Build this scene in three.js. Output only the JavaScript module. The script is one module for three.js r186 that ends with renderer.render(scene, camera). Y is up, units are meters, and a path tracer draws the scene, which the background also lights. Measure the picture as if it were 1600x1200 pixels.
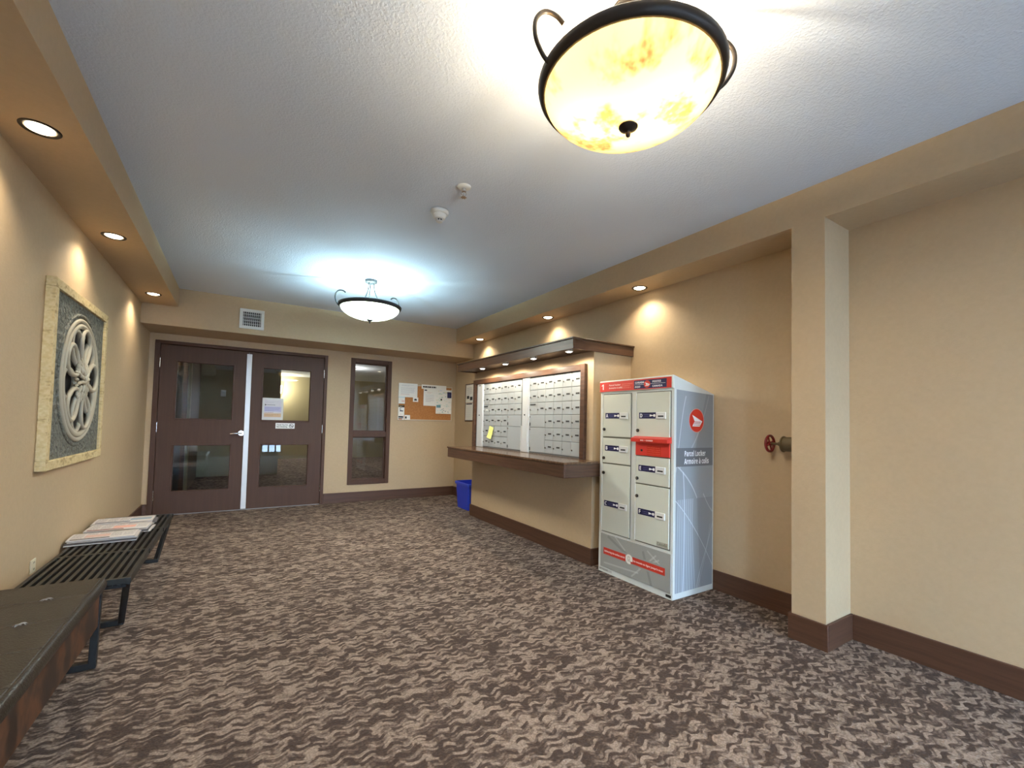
import * as THREE from 'three';
import { RoundedBoxGeometry } from 'three/addons/geometries/RoundedBoxGeometry.js';
import { RectAreaLightUniformsLib } from 'three/addons/lights/RectAreaLightUniformsLib.js';
import { mergeGeometries } from 'three/addons/utils/BufferGeometryUtils.js';

// ---------------------------------------------------------------- camera, sky, exposure
const scene = new THREE.Scene();
const camera = new THREE.PerspectiveCamera(82.3604, 1600 / 1200, 0.05, 100);
camera.position.set(0.3252, 1.2242, 6.8406);
camera.rotation.set(0.0368, -0.5577, 0.0233, 'YXZ');
camera.setViewOffset(1600, 1200, 0, -36.3, 1600, 1200);
camera.updateProjectionMatrix();
const renderer = new THREE.WebGLRenderer({ antialias: true });
renderer.toneMapping = THREE.LinearToneMapping;
renderer.toneMappingExposure = 2.4;
renderer.shadowMap.enabled = true;
scene.background = new THREE.Color().setRGB(0.6, 0.87, 1.22);        // overcast sky outside the entrance glazing
scene.backgroundIntensity = 14.5;
RectAreaLightUniformsLib.init();
const DOWN = 1.1, PUCK = 0.5, BULB_FAR = 0.95, BULB_NEAR = 0.66, SCONCE = 1.3, HALL = 0.8, BOWL_FAR = 40, BOWL_NEAR = 28;   // lamp intensities

// ---------------------------------------------------------------- helpers
let seed = 20240611;
const rnd = () => { seed = (seed + 0x6d2b79f5) | 0; let t = Math.imul(seed ^ (seed >>> 15), 1 | seed); t = (t + Math.imul(t ^ (t >>> 7), 61 | t)) ^ t; return ((t ^ (t >>> 14)) >>> 0) / 4294967296; };
const V = (x, y, z) => new THREE.Vector3(x, y, z);
const used = {};
function numbered(name) { const n = used[name] = (used[name] ?? -1) + 1; return n ? `${name}_${String(n).padStart(3, '0')}` : name; }
function box(w, h, d, x = 0, y = 0, z = 0) { return new THREE.BoxGeometry(w, h, d).translate(x, y, z); }
function span(x0, x1, y0, y1, z0, z1, r = 0) {
  const w = x1 - x0, h = y1 - y0, d = z1 - z0;
  const g = r ? new RoundedBoxGeometry(w, h, d, 2, r) : new THREE.BoxGeometry(w, h, d);
  return g.translate((x0 + x1) / 2, (y0 + y1) / 2, (z0 + z1) / 2);
}
function rbox(w, h, d, r, x = 0, y = 0, z = 0, s = 2) { return new RoundedBoxGeometry(w, h, d, s, Math.min(r, w / 2.05, h / 2.05, d / 2.05)).translate(x, y, z); }
function cyl(r0, r1, h, x = 0, y = 0, z = 0, seg = 24) { return new THREE.CylinderGeometry(r0, r1, h, seg).translate(x, y, z); }
function cylZ(r0, r1, h, x = 0, y = 0, z = 0, seg = 20) { return new THREE.CylinderGeometry(r0, r1, h, seg).rotateX(Math.PI / 2).translate(x, y, z); }   // r0 at +z
function bar(p, q, w, h, r = 0.003) {                                // rectangular bar from p to q
  const a = V(...p), b = V(...q), L = a.distanceTo(b), g = new RoundedBoxGeometry(w, h, L, 1, r);
  const m = new THREE.Matrix4().lookAt(b, a, Math.abs(b.y - a.y) > 0.95 * L ? V(1, 0, 0) : V(0, 1, 0)).setPosition(a.clone().add(b).multiplyScalar(0.5));
  return g.applyMatrix4(m);
}
function tube(pts, r, seg = 24, rad = 8, closed = false) { return new THREE.TubeGeometry(new THREE.CatmullRomCurve3(pts.map((p) => V(...p)), closed), seg, r, rad, closed); }
function lathe(pts, seg = 48) { return new THREE.LatheGeometry(pts.map((p) => new THREE.Vector2(p[0], p[1])), seg); }
function plain(g) { const o = g.index ? g.toNonIndexed() : g.clone(); for (const k of Object.keys(o.attributes)) if (!['position', 'normal', 'uv'].includes(k)) o.deleteAttribute(k); return o; }
function merge(list) { return mergeGeometries(list.map(plain)); }
function metric(g0) {                                                // uv in metres, looked up along the face's main direction
  const g = plain(g0), p = g.attributes.position, uv = new Float32Array(p.count * 2), a = V(), b = V(), c = V();
  for (let i = 0; i < p.count; i += 3) {
    a.fromBufferAttribute(p, i); b.fromBufferAttribute(p, i + 1); c.fromBufferAttribute(p, i + 2);
    const n = b.clone().sub(a).cross(c.clone().sub(a)), x = Math.abs(n.x), y = Math.abs(n.y), z = Math.abs(n.z);
    [a, b, c].forEach((v, k) => { const t = y >= x && y >= z ? [v.x, v.z] : x >= z ? [v.z, v.y] : [v.x, v.y]; uv[(i + k) * 2] = t[0]; uv[(i + k) * 2 + 1] = t[1]; });
  }
  g.setAttribute('uv', new THREE.BufferAttribute(uv, 2)); return g;
}
function mesh(name, geo, mat) { const m = new THREE.Mesh(mat.userData.metric ? metric(geo) : geo, mat); m.name = name; m.castShadow = m.receiveShadow = true; return m; }
function part(parent, name, geo, mat, label) { const m = mesh(name, geo, mat); parent.add(m); if (label) m.userData.label = label; return m; }
function struct(name, geo, mat) { const m = mesh(numbered(name), geo, mat); m.userData.kind = 'structure'; scene.add(m); return m; }
function tag(o, label, category, group) { o.userData.label = label; o.userData.category = category; if (group) o.userData.group = group; return o; }
function thing(name, label, category, [x, y, z] = [0, 0, 0], turn = 0, group) {
  const o = new THREE.Group(); o.name = numbered(name); o.position.set(x, y, z); o.rotation.y = turn; scene.add(o); return tag(o, label, category, group);
}
function single(name, label, category, geo, mat, [x, y, z] = [0, 0, 0], turn = 0, group) {
  const o = mesh(numbered(name), geo, mat); o.position.set(x, y, z); o.rotation.y = turn; scene.add(o); return tag(o, label, category, group);
}
function dup(root, [x, y, z], label) { const r = root.clone(); r.name = numbered(root.name.replace(/_\d{3}$/, '')); r.position.set(x, y, z); r.userData = { ...root.userData, label }; scene.add(r); return r; }
const FACE_LEFT = -Math.PI / 2, FACE_RIGHT = Math.PI / 2;            // a thing on the right wall looks to -x (its local x is world +z), one on the left wall to +x

// ---------------------------------------------------------------- procedural textures
const PERM = Array.from({ length: 4096 }, () => rnd());
function vnoise(x, y, px, py, s = 0) {                               // value noise that repeats every px, py cells
  const xi = Math.floor(x), yi = Math.floor(y), fx = x - xi, fy = y - yi, u = fx * fx * (3 - 2 * fx), v = fy * fy * (3 - 2 * fy);
  const h = (i, j) => PERM[((((i % px) + px) % px) * 127 + (((j % py) + py) % py) * 311 + s * 977) & 4095];
  return (h(xi, yi) * (1 - u) + h(xi + 1, yi) * u) * (1 - v) + (h(xi, yi + 1) * (1 - u) + h(xi + 1, yi + 1) * u) * v;
}
function fbm(u, v, cx, cy, oct = 4, s = 0) { let a = 0, t = 0, k = 0.5; for (let i = 0; i < oct; i++) { a += k * vnoise(u * cx, v * cy, cx, cy, s + i * 5); t += k; k /= 2; cx *= 2; cy *= 2; } return a / t; }
const mixc = (a, b, t) => [0, 1, 2].map((i) => a[i] + (b[i] - a[i]) * t), clamp = (x) => Math.min(1, Math.max(0, x)), smooth = (a, b, x) => { const t = clamp((x - a) / (b - a)); return t * t * (3 - 2 * t); };
function dataTex(n, fn, sizeX, sizeY = sizeX, srgb = true, m = n) {  // fn(u, v) -> [r, g, b] 0..255; covers sizeX by sizeY metres
  const d = new Uint8Array(n * m * 4);
  for (let j = 0; j < m; j++) for (let i = 0; i < n; i++) { const c = fn(i / n, j / m), k = (j * n + i) * 4; d[k] = c[0]; d[k + 1] = c[1]; d[k + 2] = c[2]; d[k + 3] = 255; }
  const t = new THREE.DataTexture(d, n, m, THREE.RGBAFormat); t.wrapS = t.wrapT = THREE.RepeatWrapping; t.magFilter = t.minFilter = THREE.LinearFilter;
  if (srgb) t.colorSpace = THREE.SRGBColorSpace;
  t.repeat.set(1 / sizeX, 1 / sizeY); t.needsUpdate = true; return t;
}
function canvasTex(w, h, draw) {
  const c = document.createElement('canvas'); c.width = w; c.height = h; const x = c.getContext('2d'); draw(x, w, h);
  const t = new THREE.CanvasTexture(c); t.colorSpace = THREE.SRGBColorSpace; t.anisotropy = 8; return t;
}
function mat(o, metricUv = false) { const m = o.transmission !== undefined || o.clearcoat !== undefined || o.sheen !== undefined ? new THREE.MeshPhysicalMaterial(o) : new THREE.MeshStandardMaterial(o); m.userData.metric = metricUv; return m; }
const lin = (r, g, b) => new THREE.Color().setRGB(r, g, b);

const wallBump = dataTex(512, (u, v) => { const h = 255 * (0.55 * fbm(u, v, 90, 90, 2, 3) + 0.45 * fbm(u, v, 24, 24, 3, 9)); return [h, h, h]; }, 0.6, 0.6, false);
const wallMap = dataTex(512, (u, v) => { const t = 0.5 * fbm(u, v, 3, 3, 4, 1) + 0.5 * fbm(u, v, 60, 60, 2, 2), k = 0.97 + 0.06 * t; return [191 * k, 166 * k, 132 * k]; }, 1.1);
const ceilBump = dataTex(512, (u, v) => { const a = fbm(u, v, 70, 70, 3, 4), h = 255 * smooth(0.35, 0.68, a); return [h, h, h]; }, 0.5, 0.5, false);
const hash2 = (i, j, k) => PERM[(((i % 4093) * 131 + j * 719 + k * 37) % 4096 + 4096) & 4095];
const carpetMap = dataTex(1536, (u, v) => {                          // loop pile: short dashes of dark, middle and light yarn in rows across the room
  const wu = u + 0.010 * (fbm(u, v, 40, 40, 2, 7) - 0.5), wv = v + 0.016 * (fbm(u, v, 26, 40, 2, 9) - 0.5) + 0.006 * Math.sin(2 * Math.PI * (u * 17));
  const dash = (nu, nv, k) => { const y = (wv * nv % nv + nv) % nv, j = Math.floor(y), fy = y - j, off = hash2(j, 1, k), x = ((wu + off) * nu % nu + nu) % nu, i = Math.floor(x), fx = x - i; const h0 = hash2(i, j, k), h1 = hash2((i + 1) % nu, j, k); return (h0 + (h1 - h0) * smooth(0.72, 1, fx)) * (0.82 + 0.18 * Math.sin(Math.PI * fy)); };
  const a = dash(30, 84, 3), b = dash(46, 112, 8), broad = fbm(u, v, 9, 16, 3, 17), fine = fbm(u, v, 200, 260, 1, 13);
  const t = smooth(0.24, 0.66, 0.52 * a + 0.3 * b + 0.28 * (broad - 0.5) + 0.1 * fine); const k = 0.86 + 0.28 * fbm(u, v, 300, 300, 1, 19);
  return mixc([66, 51, 42], [142, 125, 111], t).map((x) => x * k);
}, 1.45);
const carpetBump = dataTex(1024, (u, v) => { const h = 255 * (0.6 * fbm(u, v, 180, 260, 2, 21) + 0.4 * fbm(u, v, 40, 90, 2, 11)); return [h, h, h]; }, 1.45, 1.45, false);
function woodTex(a, b, size, s, streak = 60, rows = 3, across = false) {   // grain runs along v, or along u
  const swap = across;
  return dataTex(512, (p, q) => { const u = swap ? q : p, v = swap ? p : q, w = 0.06 * (fbm(u, v, 4, 2, 3, s) - 0.5), g = fbm(((u + w) % 1 + 1) % 1, v, streak, rows, 3, s + 2), f = fbm(u, v, 200, 12, 1, s + 4); return mixc(a, b, clamp(0.75 * smooth(0.25, 0.75, g) + 0.25 * f)); }, size);
}
const corkMap = dataTex(256, (u, v) => { const a = fbm(u, v, 40, 40, 3, 31), b = fbm(u, v, 110, 110, 1, 37); return mixc([150, 92, 48], [205, 145, 86], clamp(0.6 * a + 0.5 * b)); }, 0.35);
const paleWood = dataTex(512, (u, v) => { const g = fbm(u, v, 40, 40, 3, 41), k = 0.6 * fbm(u, v, 7, 26, 4, 43) + 0.4 * fbm(u, v, 30, 30, 3, 45), worn = smooth(0.52, 0.72, k); return mixc(mixc([222, 204, 160], [196, 170, 118], g), [134, 108, 68], worn * 0.5); }, 0.5);
const reliefBump = dataTex(512, (u, v) => { const a = Math.abs(fbm(u, v, 9, 9, 3, 51) - 0.5) * 2, b = fbm(u, v, 40, 40, 2, 53), h = 255 * clamp(0.75 * a + 0.35 * b); return [h, h, h]; }, 0.42, 0.42, false);
const slateMap = dataTex(512, (u, v) => { const a = Math.abs(fbm(u, v, 9, 9, 3, 51) - 0.5) * 2, b = fbm(u, v, 30, 30, 3, 57); return mixc([84, 87, 80], [158, 154, 138], clamp(0.5 * a + 0.6 * b - 0.1)); }, 0.42);
const leatherMap = dataTex(512, (u, v) => { const a = fbm(u, v, 60, 60, 3, 61), b = fbm(u, v, 5, 5, 3, 63); return mixc([28, 23, 17], [52, 43, 32], clamp(0.45 * a + 0.6 * b)); }, 0.4);
const leatherBump = dataTex(512, (u, v) => { const h = 255 * fbm(u, v, 90, 90, 3, 61); return [h, h, h]; }, 0.4, 0.4, false);
const apronMap = dataTex(512, (u, v) => { const a = fbm(u, v, 9, 6, 4, 71), b = fbm(u, v, 40, 22, 2, 73); return mixc([34, 21, 13], [98, 62, 38], clamp(smooth(0.3, 0.7, a) * 0.8 + 0.25 * b)); }, 0.5);
const alabaster = dataTex(512, (u, v) => { const a = fbm(u, v, 6, 6, 5, 81), b = fbm(u, v, 50, 50, 2, 83), t = smooth(0.44, 0.7, a) * (0.45 + 0.9 * b); return mixc([255, 222, 150], [150, 104, 58], clamp(t)); }, 1, 1);

// ---------------------------------------------------------------- materials
const M = {
  wall: mat({ map: wallMap, bumpMap: wallBump, bumpScale: 0.0007, roughness: 0.62 }, true),
  ceiling: mat({ color: lin(0.67, 0.73, 0.82), bumpMap: ceilBump, bumpScale: 0.0006, roughness: 0.9 }, true),
  carpet: mat({ map: carpetMap, bumpMap: carpetBump, bumpScale: 0.006, roughness: 0.97 }, true),
  door: mat({ map: woodTex([76, 47, 29], [81, 51, 33], 0.8, 91, 70, 2), roughness: 0.58 }, true),
  walnut: mat({ map: woodTex([76, 52, 38], [98, 69, 50], 0.7, 93, 50, 2, true), roughness: 0.36 }, true),
  walnutDark: mat({ map: woodTex([58, 40, 29], [76, 53, 38], 0.7, 95, 50, 2, true), roughness: 0.3 }, true),
  counterTop: mat({ map: woodTex([86, 64, 48], [112, 85, 64], 0.7, 97, 50, 2), roughness: 0.16 }, true),
  base: mat({ map: woodTex([76, 48, 33], [92, 61, 43], 0.6, 99, 40, 2, true), roughness: 0.5 }, true),
  glass: mat({ color: 0xffffff, transmission: 1, thickness: 0, roughness: 0, ior: 1.52 }),
  black: mat({ color: lin(0.018, 0.017, 0.016), roughness: 0.45, metalness: 0.3 }),
  slat: mat({ color: lin(0.022, 0.021, 0.018), roughness: 0.42, metalness: 0.2 }),
  chrome: mat({ color: lin(0.75, 0.74, 0.72), roughness: 0.25, metalness: 1 }),
  alu: mat({ color: lin(0.46, 0.49, 0.5), roughness: 0.42, metalness: 0.35 }),
  aluBright: mat({ color: lin(0.78, 0.8, 0.8), roughness: 0.35, metalness: 0.4 }),
  aluSeam: mat({ color: lin(0.16, 0.165, 0.165), roughness: 0.6 }),
  strip: mat({ color: lin(0.78, 0.77, 0.75), roughness: 0.35, metalness: 0.2 }),
  dark: mat({ color: lin(0.02, 0.02, 0.02), roughness: 0.6 }),
  white: mat({ color: lin(0.74, 0.74, 0.7), roughness: 0.45 }),
  ivory: mat({ color: lin(0.66, 0.6, 0.44), roughness: 0.4 }),
  steel: mat({ color: lin(0.33, 0.33, 0.34), roughness: 0.4, metalness: 0.6 }),
  bronze: mat({ color: lin(0.035, 0.027, 0.022), roughness: 0.42, metalness: 0.5 }),
  bronzeGrey: mat({ color: lin(0.022, 0.023, 0.026), roughness: 0.55, metalness: 0.2 }),
  lockerFrame: mat({ color: lin(0.72, 0.74, 0.68), roughness: 0.4 }),
  lockerDoor: mat({ color: lin(0.66, 0.67, 0.56), roughness: 0.42 }),
  red: mat({ color: lin(0.7, 0.045, 0.03), roughness: 0.4 }),
  blue: mat({ color: lin(0.018, 0.045, 0.5), roughness: 0.35 }),
  note: mat({ color: lin(0.85, 0.86, 0.32), roughness: 0.8 }),
  wheel: mat({ color: lin(0.2, 0.012, 0.014), roughness: 0.3 }),
  brass: mat({ color: lin(0.16, 0.12, 0.065), roughness: 0.45, metalness: 0.5 }),
  paleWood: mat({ map: paleWood, roughness: 0.7 }, true),
  slate: mat({ map: slateMap, bumpMap: reliefBump, bumpScale: 0.02, roughness: 0.6 }, true),
  stone: mat({ color: lin(0.45, 0.4, 0.3), roughness: 0.65 }),
  leather: mat({ map: leatherMap, bumpMap: leatherBump, bumpScale: 0.0012, roughness: 0.38 }, true),
  apron: mat({ map: apronMap, roughness: 0.5 }, true),
  cork: mat({ map: corkMap, roughness: 0.95 }, true),
  boardTrim: mat({ color: lin(0.6, 0.5, 0.36), roughness: 0.5 }),
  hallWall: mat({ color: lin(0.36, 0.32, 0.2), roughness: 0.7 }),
  thread: mat({ color: lin(0.3, 0.28, 0.25), roughness: 0.5 }),
};
const glow = (r, g, b, k) => mat({ color: lin(0.8, 0.8, 0.8), emissive: lin(r, g, b), emissiveIntensity: k, roughness: 0.5 });

// ---------------------------------------------------------------- measures (metres)
const XL = -0.617, XR = 3.455, XS = 3.145, XSL = -0.2935, HC = 2.665, HS = 2.454, HB = 2.2316, ZB = 0.648, ZF = 9.2, BB = 0.147;
const XB = 2.99, ZB0 = 1.6, ZB1 = 3.926, ZP0 = 5.494, ZP1 = 5.673;

// ---------------------------------------------------------------- the room
struct('floor', span(-3, 6, -0.12, 0, -14, ZF + 0.12), M.carpet);
struct('ceiling', span(XL - 0.14, XR + 0.14, HC, HC + 0.14, -0.15, ZF + 0.12), M.ceiling);
struct('wall_left', span(XL - 0.14, XL, 0, HC, -0.15, ZF), M.wall);
struct('wall_right', span(XR, XR + 0.14, 0, HC, -0.15, ZF), M.wall);
{
  const s = new THREE.Shape([[XL, 0], [-0.528, 0], [-0.528, 2.118], [1.384, 2.118], [1.384, 0], [XR, 0], [XR, HC], [XL, HC]].map((p) => new THREE.Vector2(...p)));
  s.holes.push(new THREE.Path([[1.765, 0.287], [2.318, 0.287], [2.318, 2.119], [1.765, 2.119]].map((p) => new THREE.Vector2(...p))));
  struct('wall_back', new THREE.ExtrudeGeometry(s, { depth: 0.15, bevelEnabled: false }).translate(0, 0, -0.15), M.wall);
}
struct('beam_back', span(XL, XR, HB, HC, 0, ZB), M.wall);
struct('beam_right', span(XS, XR, HS, HC, ZB, ZF), M.wall);
struct('beam_left', span(XL, XSL, HS, HC, ZB, ZF), M.wall);
struct('pillar', span(XS, XR, 0, HS, ZP0, ZP1), M.wall);
struct('wall_mailbox', span(XB, XR, 0, 1.885, ZB0, ZB1), M.wall);
// entrance wall behind the camera: daylight comes in through its glazing
{
  const s = new THREE.Shape([[XL, 0], [XR, 0], [XR, HC], [XL, HC]].map((p) => new THREE.Vector2(...p)));
  for (const [a, b, c, d] of [[0.2, 0.85, 0.06, 2.2], [2.45, 3.35, 0.3, 2.2], [0.98, 1.6, 0.08, 0.85]]) s.holes.push(new THREE.Path([[a, c], [b, c], [b, d], [a, d]].map((p) => new THREE.Vector2(...p))));
  struct('wall_front', new THREE.ExtrudeGeometry(s, { depth: 0.12, bevelEnabled: false }).translate(0, 0, ZF), M.wall);
  for (const [n, a, b, c, d, bars] of [['window_2', 0.2, 0.85, 0.06, 2.2, []], ['window_3', 2.45, 3.35, 0.3, 2.2, [2.9]], ['window_4', 0.98, 1.6, 0.08, 0.85, [1.2, 1.4]]]) {
    const w = new THREE.Group(); w.name = n; w.userData.kind = 'structure'; scene.add(w);
    const f = [span(a, a + 0.05, c, d, ZF + 0.02, ZF + 0.09), span(b - 0.05, b, c, d, ZF + 0.02, ZF + 0.09), span(a, b, c, c + 0.05, ZF + 0.021, ZF + 0.089), span(a, b, d - 0.05, d, ZF + 0.021, ZF + 0.089)];
    part(w, 'window_frame', merge(f), M.walnutDark);
    for (const x of bars) part(w, 'mullion', span(x - 0.02, x + 0.02, c + 0.05, d - 0.05, ZF + 0.025, ZF + 0.085), M.walnutDark);
    part(w, 'pane', span(a + 0.05, b - 0.05, c + 0.05, d - 0.05, ZF + 0.05, ZF + 0.052), M.glass);
  }
  struct('ground_outside', span(-30, 30, -0.2, -0.05, ZF + 0.13, 50), mat({ color: lin(0.3, 0.3, 0.3), roughness: 0.9 }));
}
// baseboards
const bb = (n, ...a) => struct(n, span(...a, 0.004), M.base), T = 0.015;
bb('baseboard_back', 1.412, XR, 0, BB, 0, T);
bb('baseboard_back', XL, -0.565, 0, BB, 0, T);
bb('baseboard_left', XL, XL + T, 0, BB, T, ZF);
bb('baseboard_right', XR - T, XR, 0, BB, T, ZB0 - T);
bb('baseboard_right', XR - T, XR, 0, BB, ZB1 + T, ZP0 - T);
bb('baseboard_right', XR - T, XR, 0, BB, ZP1 + T, ZF);
bb('baseboard_pillar', XS - T, XS, 0, BB, ZP0 - T, ZP1 + T);
bb('baseboard_pillar', XS, XR, 0, BB, ZP1, ZP1 + T);
bb('baseboard_pillar', XS, XR, 0, BB, ZP0 - T, ZP0);
bb('baseboard_mailbox', XB - T, XB, 0, BB, ZB0 - T, ZB1 + T);
bb('baseboard_mailbox', XB, XR, 0, BB, ZB1, ZB1 + T);
bb('baseboard_mailbox', XB, XR, 0, BB, ZB0 - T, ZB0);

// double door
{
  const D = new THREE.Group(); D.name = 'door_1'; D.userData = { kind: 'structure', label: 'brown double door with two glass panes in each leaf' }; scene.add(D);
  part(D, 'door_frame', merge([span(-0.563, -0.512, 0, 2.148, -0.15, 0.014, 0.004), span(1.368, 1.411, 0, 2.148, -0.15, 0.014, 0.004), span(-0.563, 1.411, 2.106, 2.148, -0.149, 0.013, 0.004)]), M.door);
  const hingeY = [0.25, 1.08, 1.875];
  for (const [x0, x1, g0, g1, side] of [[-0.507, 0.425, -0.338, 0.255, -1], [0.431, 1.363, 0.6, 1.187, 1]]) {
    const s = new THREE.Shape([[x0, 0.008], [x1, 0.008], [x1, 2.1], [x0, 2.1]].map((p) => new THREE.Vector2(...p)));
    const rows = [[0.287, 0.852], [1.191, 1.897]];
    for (const [a, b] of rows) s.holes.push(new THREE.Path([[g0, a], [g1, a], [g1, b], [g0, b]].map((p) => new THREE.Vector2(...p))));
    const leaf = part(D, 'door_leaf', new THREE.ExtrudeGeometry(s, { depth: 0.042, bevelEnabled: true, bevelThickness: 0.0015, bevelSize: 0.0015, bevelSegments: 1 }).translate(0, 0, -0.052), M.door);
    for (const [a, b] of rows) {
      part(leaf, 'glass_pane', span(g0 - 0.001, g1 + 0.001, a - 0.001, b + 0.001, -0.037, -0.031), M.glass);
      const w = 0.016, z0 = -0.02, z1 = -0.002;
      part(leaf, 'glazing_bead', merge([span(g0 - w, g0, a - w, b + w, z0, z1, 0.003), span(g1, g1 + w, a - w, b + w, z0, z1, 0.003), span(g0, g1, a - w, a, z0, z1, 0.003), span(g0, g1, b, b + w, z0, z1, 0.003)]), M.door);
    }
    const hx = side < 0 ? x0 - 0.003 : x1 + 0.003;
    for (const y of hingeY) part(leaf, 'hinge', merge([cyl(0.0075, 0.0075, 0.1, hx, y, 0.0, 12), cyl(0.009, 0.006, 0.012, hx, y + 0.055, 0, 12), cyl(0.006, 0.009, 0.012, hx, y - 0.055, 0, 12)]), M.chrome, 'bright metal door hinge');
    if (side < 0) {
      const h = part(leaf, 'lever_handle', merge([cylZ(0.034, 0.036, 0.012, 0.372, 1.012, -0.003, 28), cylZ(0.014, 0.014, 0.05, 0.372, 1.012, 0.022, 16), tube([[0.385, 1.012, 0.046], [0.345, 1.012, 0.05], [0.29, 1.007, 0.05], [0.25, 1.0, 0.044]], 0.0105, 20, 10)]), M.chrome, 'brushed metal lever handle');
      h.scale.y = 1;
    }
  }
  part(D, 'astragal', span(0.4, 0.46, 0.012, 2.07, -0.011, 0.006, 0.004), M.strip, 'bright metal strip covering the joint of the two door leaves');
  part(D, 'threshold', span(-0.51, 1.366, 0, 0.007, -0.06, 0.02, 0.003), M.steel);
}
// sidelight window
{
  const W = new THREE.Group(); W.name = 'window_1'; W.userData = { kind: 'structure', label: 'narrow brown framed sidelight window beside the double door' }; scene.add(W);
  const x0 = 1.734, x1 = 2.349, y0 = 0.255, y1 = 2.151, w = 0.062, z0 = -0.12, z1 = 0.016;
  part(W, 'window_frame', merge([span(x0, x0 + w, y0, y1, z0, z1, 0.005), span(x1 - w, x1, y0, y1, z0, z1, 0.005), span(x0 + w, x1 - w, y0, y0 + 0.07, z0, z1 - 0.001, 0.005), span(x0 + w, x1 - w, y1 - 0.065, y1, z0, z1 - 0.001, 0.005)]), M.door);
  part(W, 'window_rail', span(x0 + w, x1 - w, 0.968, 1.05, -0.1, 0.008, 0.005), M.door);
  for (const [a, b] of [[y0 + 0.07, 0.968], [1.05, y1 - 0.065]]) {
    part(W, 'glass_pane', span(x0 + w, x1 - w, a, b, -0.075, -0.069), M.glass);
    part(W, 'glazing_bead', merge([span(x0 + w, x0 + w + 0.014, a, b, -0.068, -0.05), span(x1 - w - 0.014, x1 - w, a, b, -0.068, -0.05), span(x0 + w + 0.014, x1 - w - 0.014, a, a + 0.014, -0.068, -0.05), span(x0 + w + 0.014, x1 - w - 0.014, b - 0.014, b, -0.068, -0.05)]), M.door);
  }
}
// the hall beyond the glass
struct('wall_hall_door', span(-2.2, -0.34, 0, 2.5, -2.15, -2.0), M.hallWall);
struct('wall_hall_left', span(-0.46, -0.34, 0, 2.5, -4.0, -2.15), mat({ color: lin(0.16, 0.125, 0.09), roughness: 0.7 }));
struct('wall_hall_middle', span(-0.46, 1.1, 0, 2.5, -4.12, -4.0), M.hallWall);
struct('wall_hall_return', span(0.98, 1.1, 0, 2.5, -8.0, -4.12), M.hallWall);
struct('wall_hall_end', span(0.9, 5.2, 0, 2.5, -8.12, -8.0), M.hallWall);
struct('wall_hall_right', span(5.2, 5.32, 0, 2.5, -8.0, -0.15), M.hallWall);
struct('wall_hall_outer', span(-2.32, -2.2, 0, 2.5, -2.15, -0.15), M.hallWall);
struct('wall_hall_front', merge([span(-2.2, XL - 0.14, 0, 2.5, -0.15, -0.03), span(XR + 0.14, 5.2, 0, 2.5, -0.15, -0.03)]), M.hallWall);
struct('ceiling_hall', span(-2.32, 5.32, 2.5, 2.6, -8.12, -0.15), M.ceiling);
{
  const D = new THREE.Group(); D.name = 'door_2'; D.userData = { kind: 'structure', label: 'framed glass door at the left of the hall beyond the double door' }; scene.add(D);
  part(D, 'door_frame', merge([span(-0.44, -0.38, 0, 2.1, -2.0, -1.965), span(-1.5, -1.44, 0, 2.1, -2.0, -1.965), span(-1.44, -0.44, 2.03, 2.1, -2.0, -1.965)]), M.walnut);
  const leaf = part(D, 'door_leaf', span(-1.44, -0.44, 0.01, 2.03, -2.0, -1.985), mat({ color: lin(0.06, 0.06, 0.05), roughness: 0.4 }));
  part(leaf, 'glass_pane', span(-1.34, -0.52, 0.2, 1.95, -1.984, -1.978), mat({ color: lin(0.4, 0.44, 0.38), roughness: 0.28 }));
}

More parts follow.
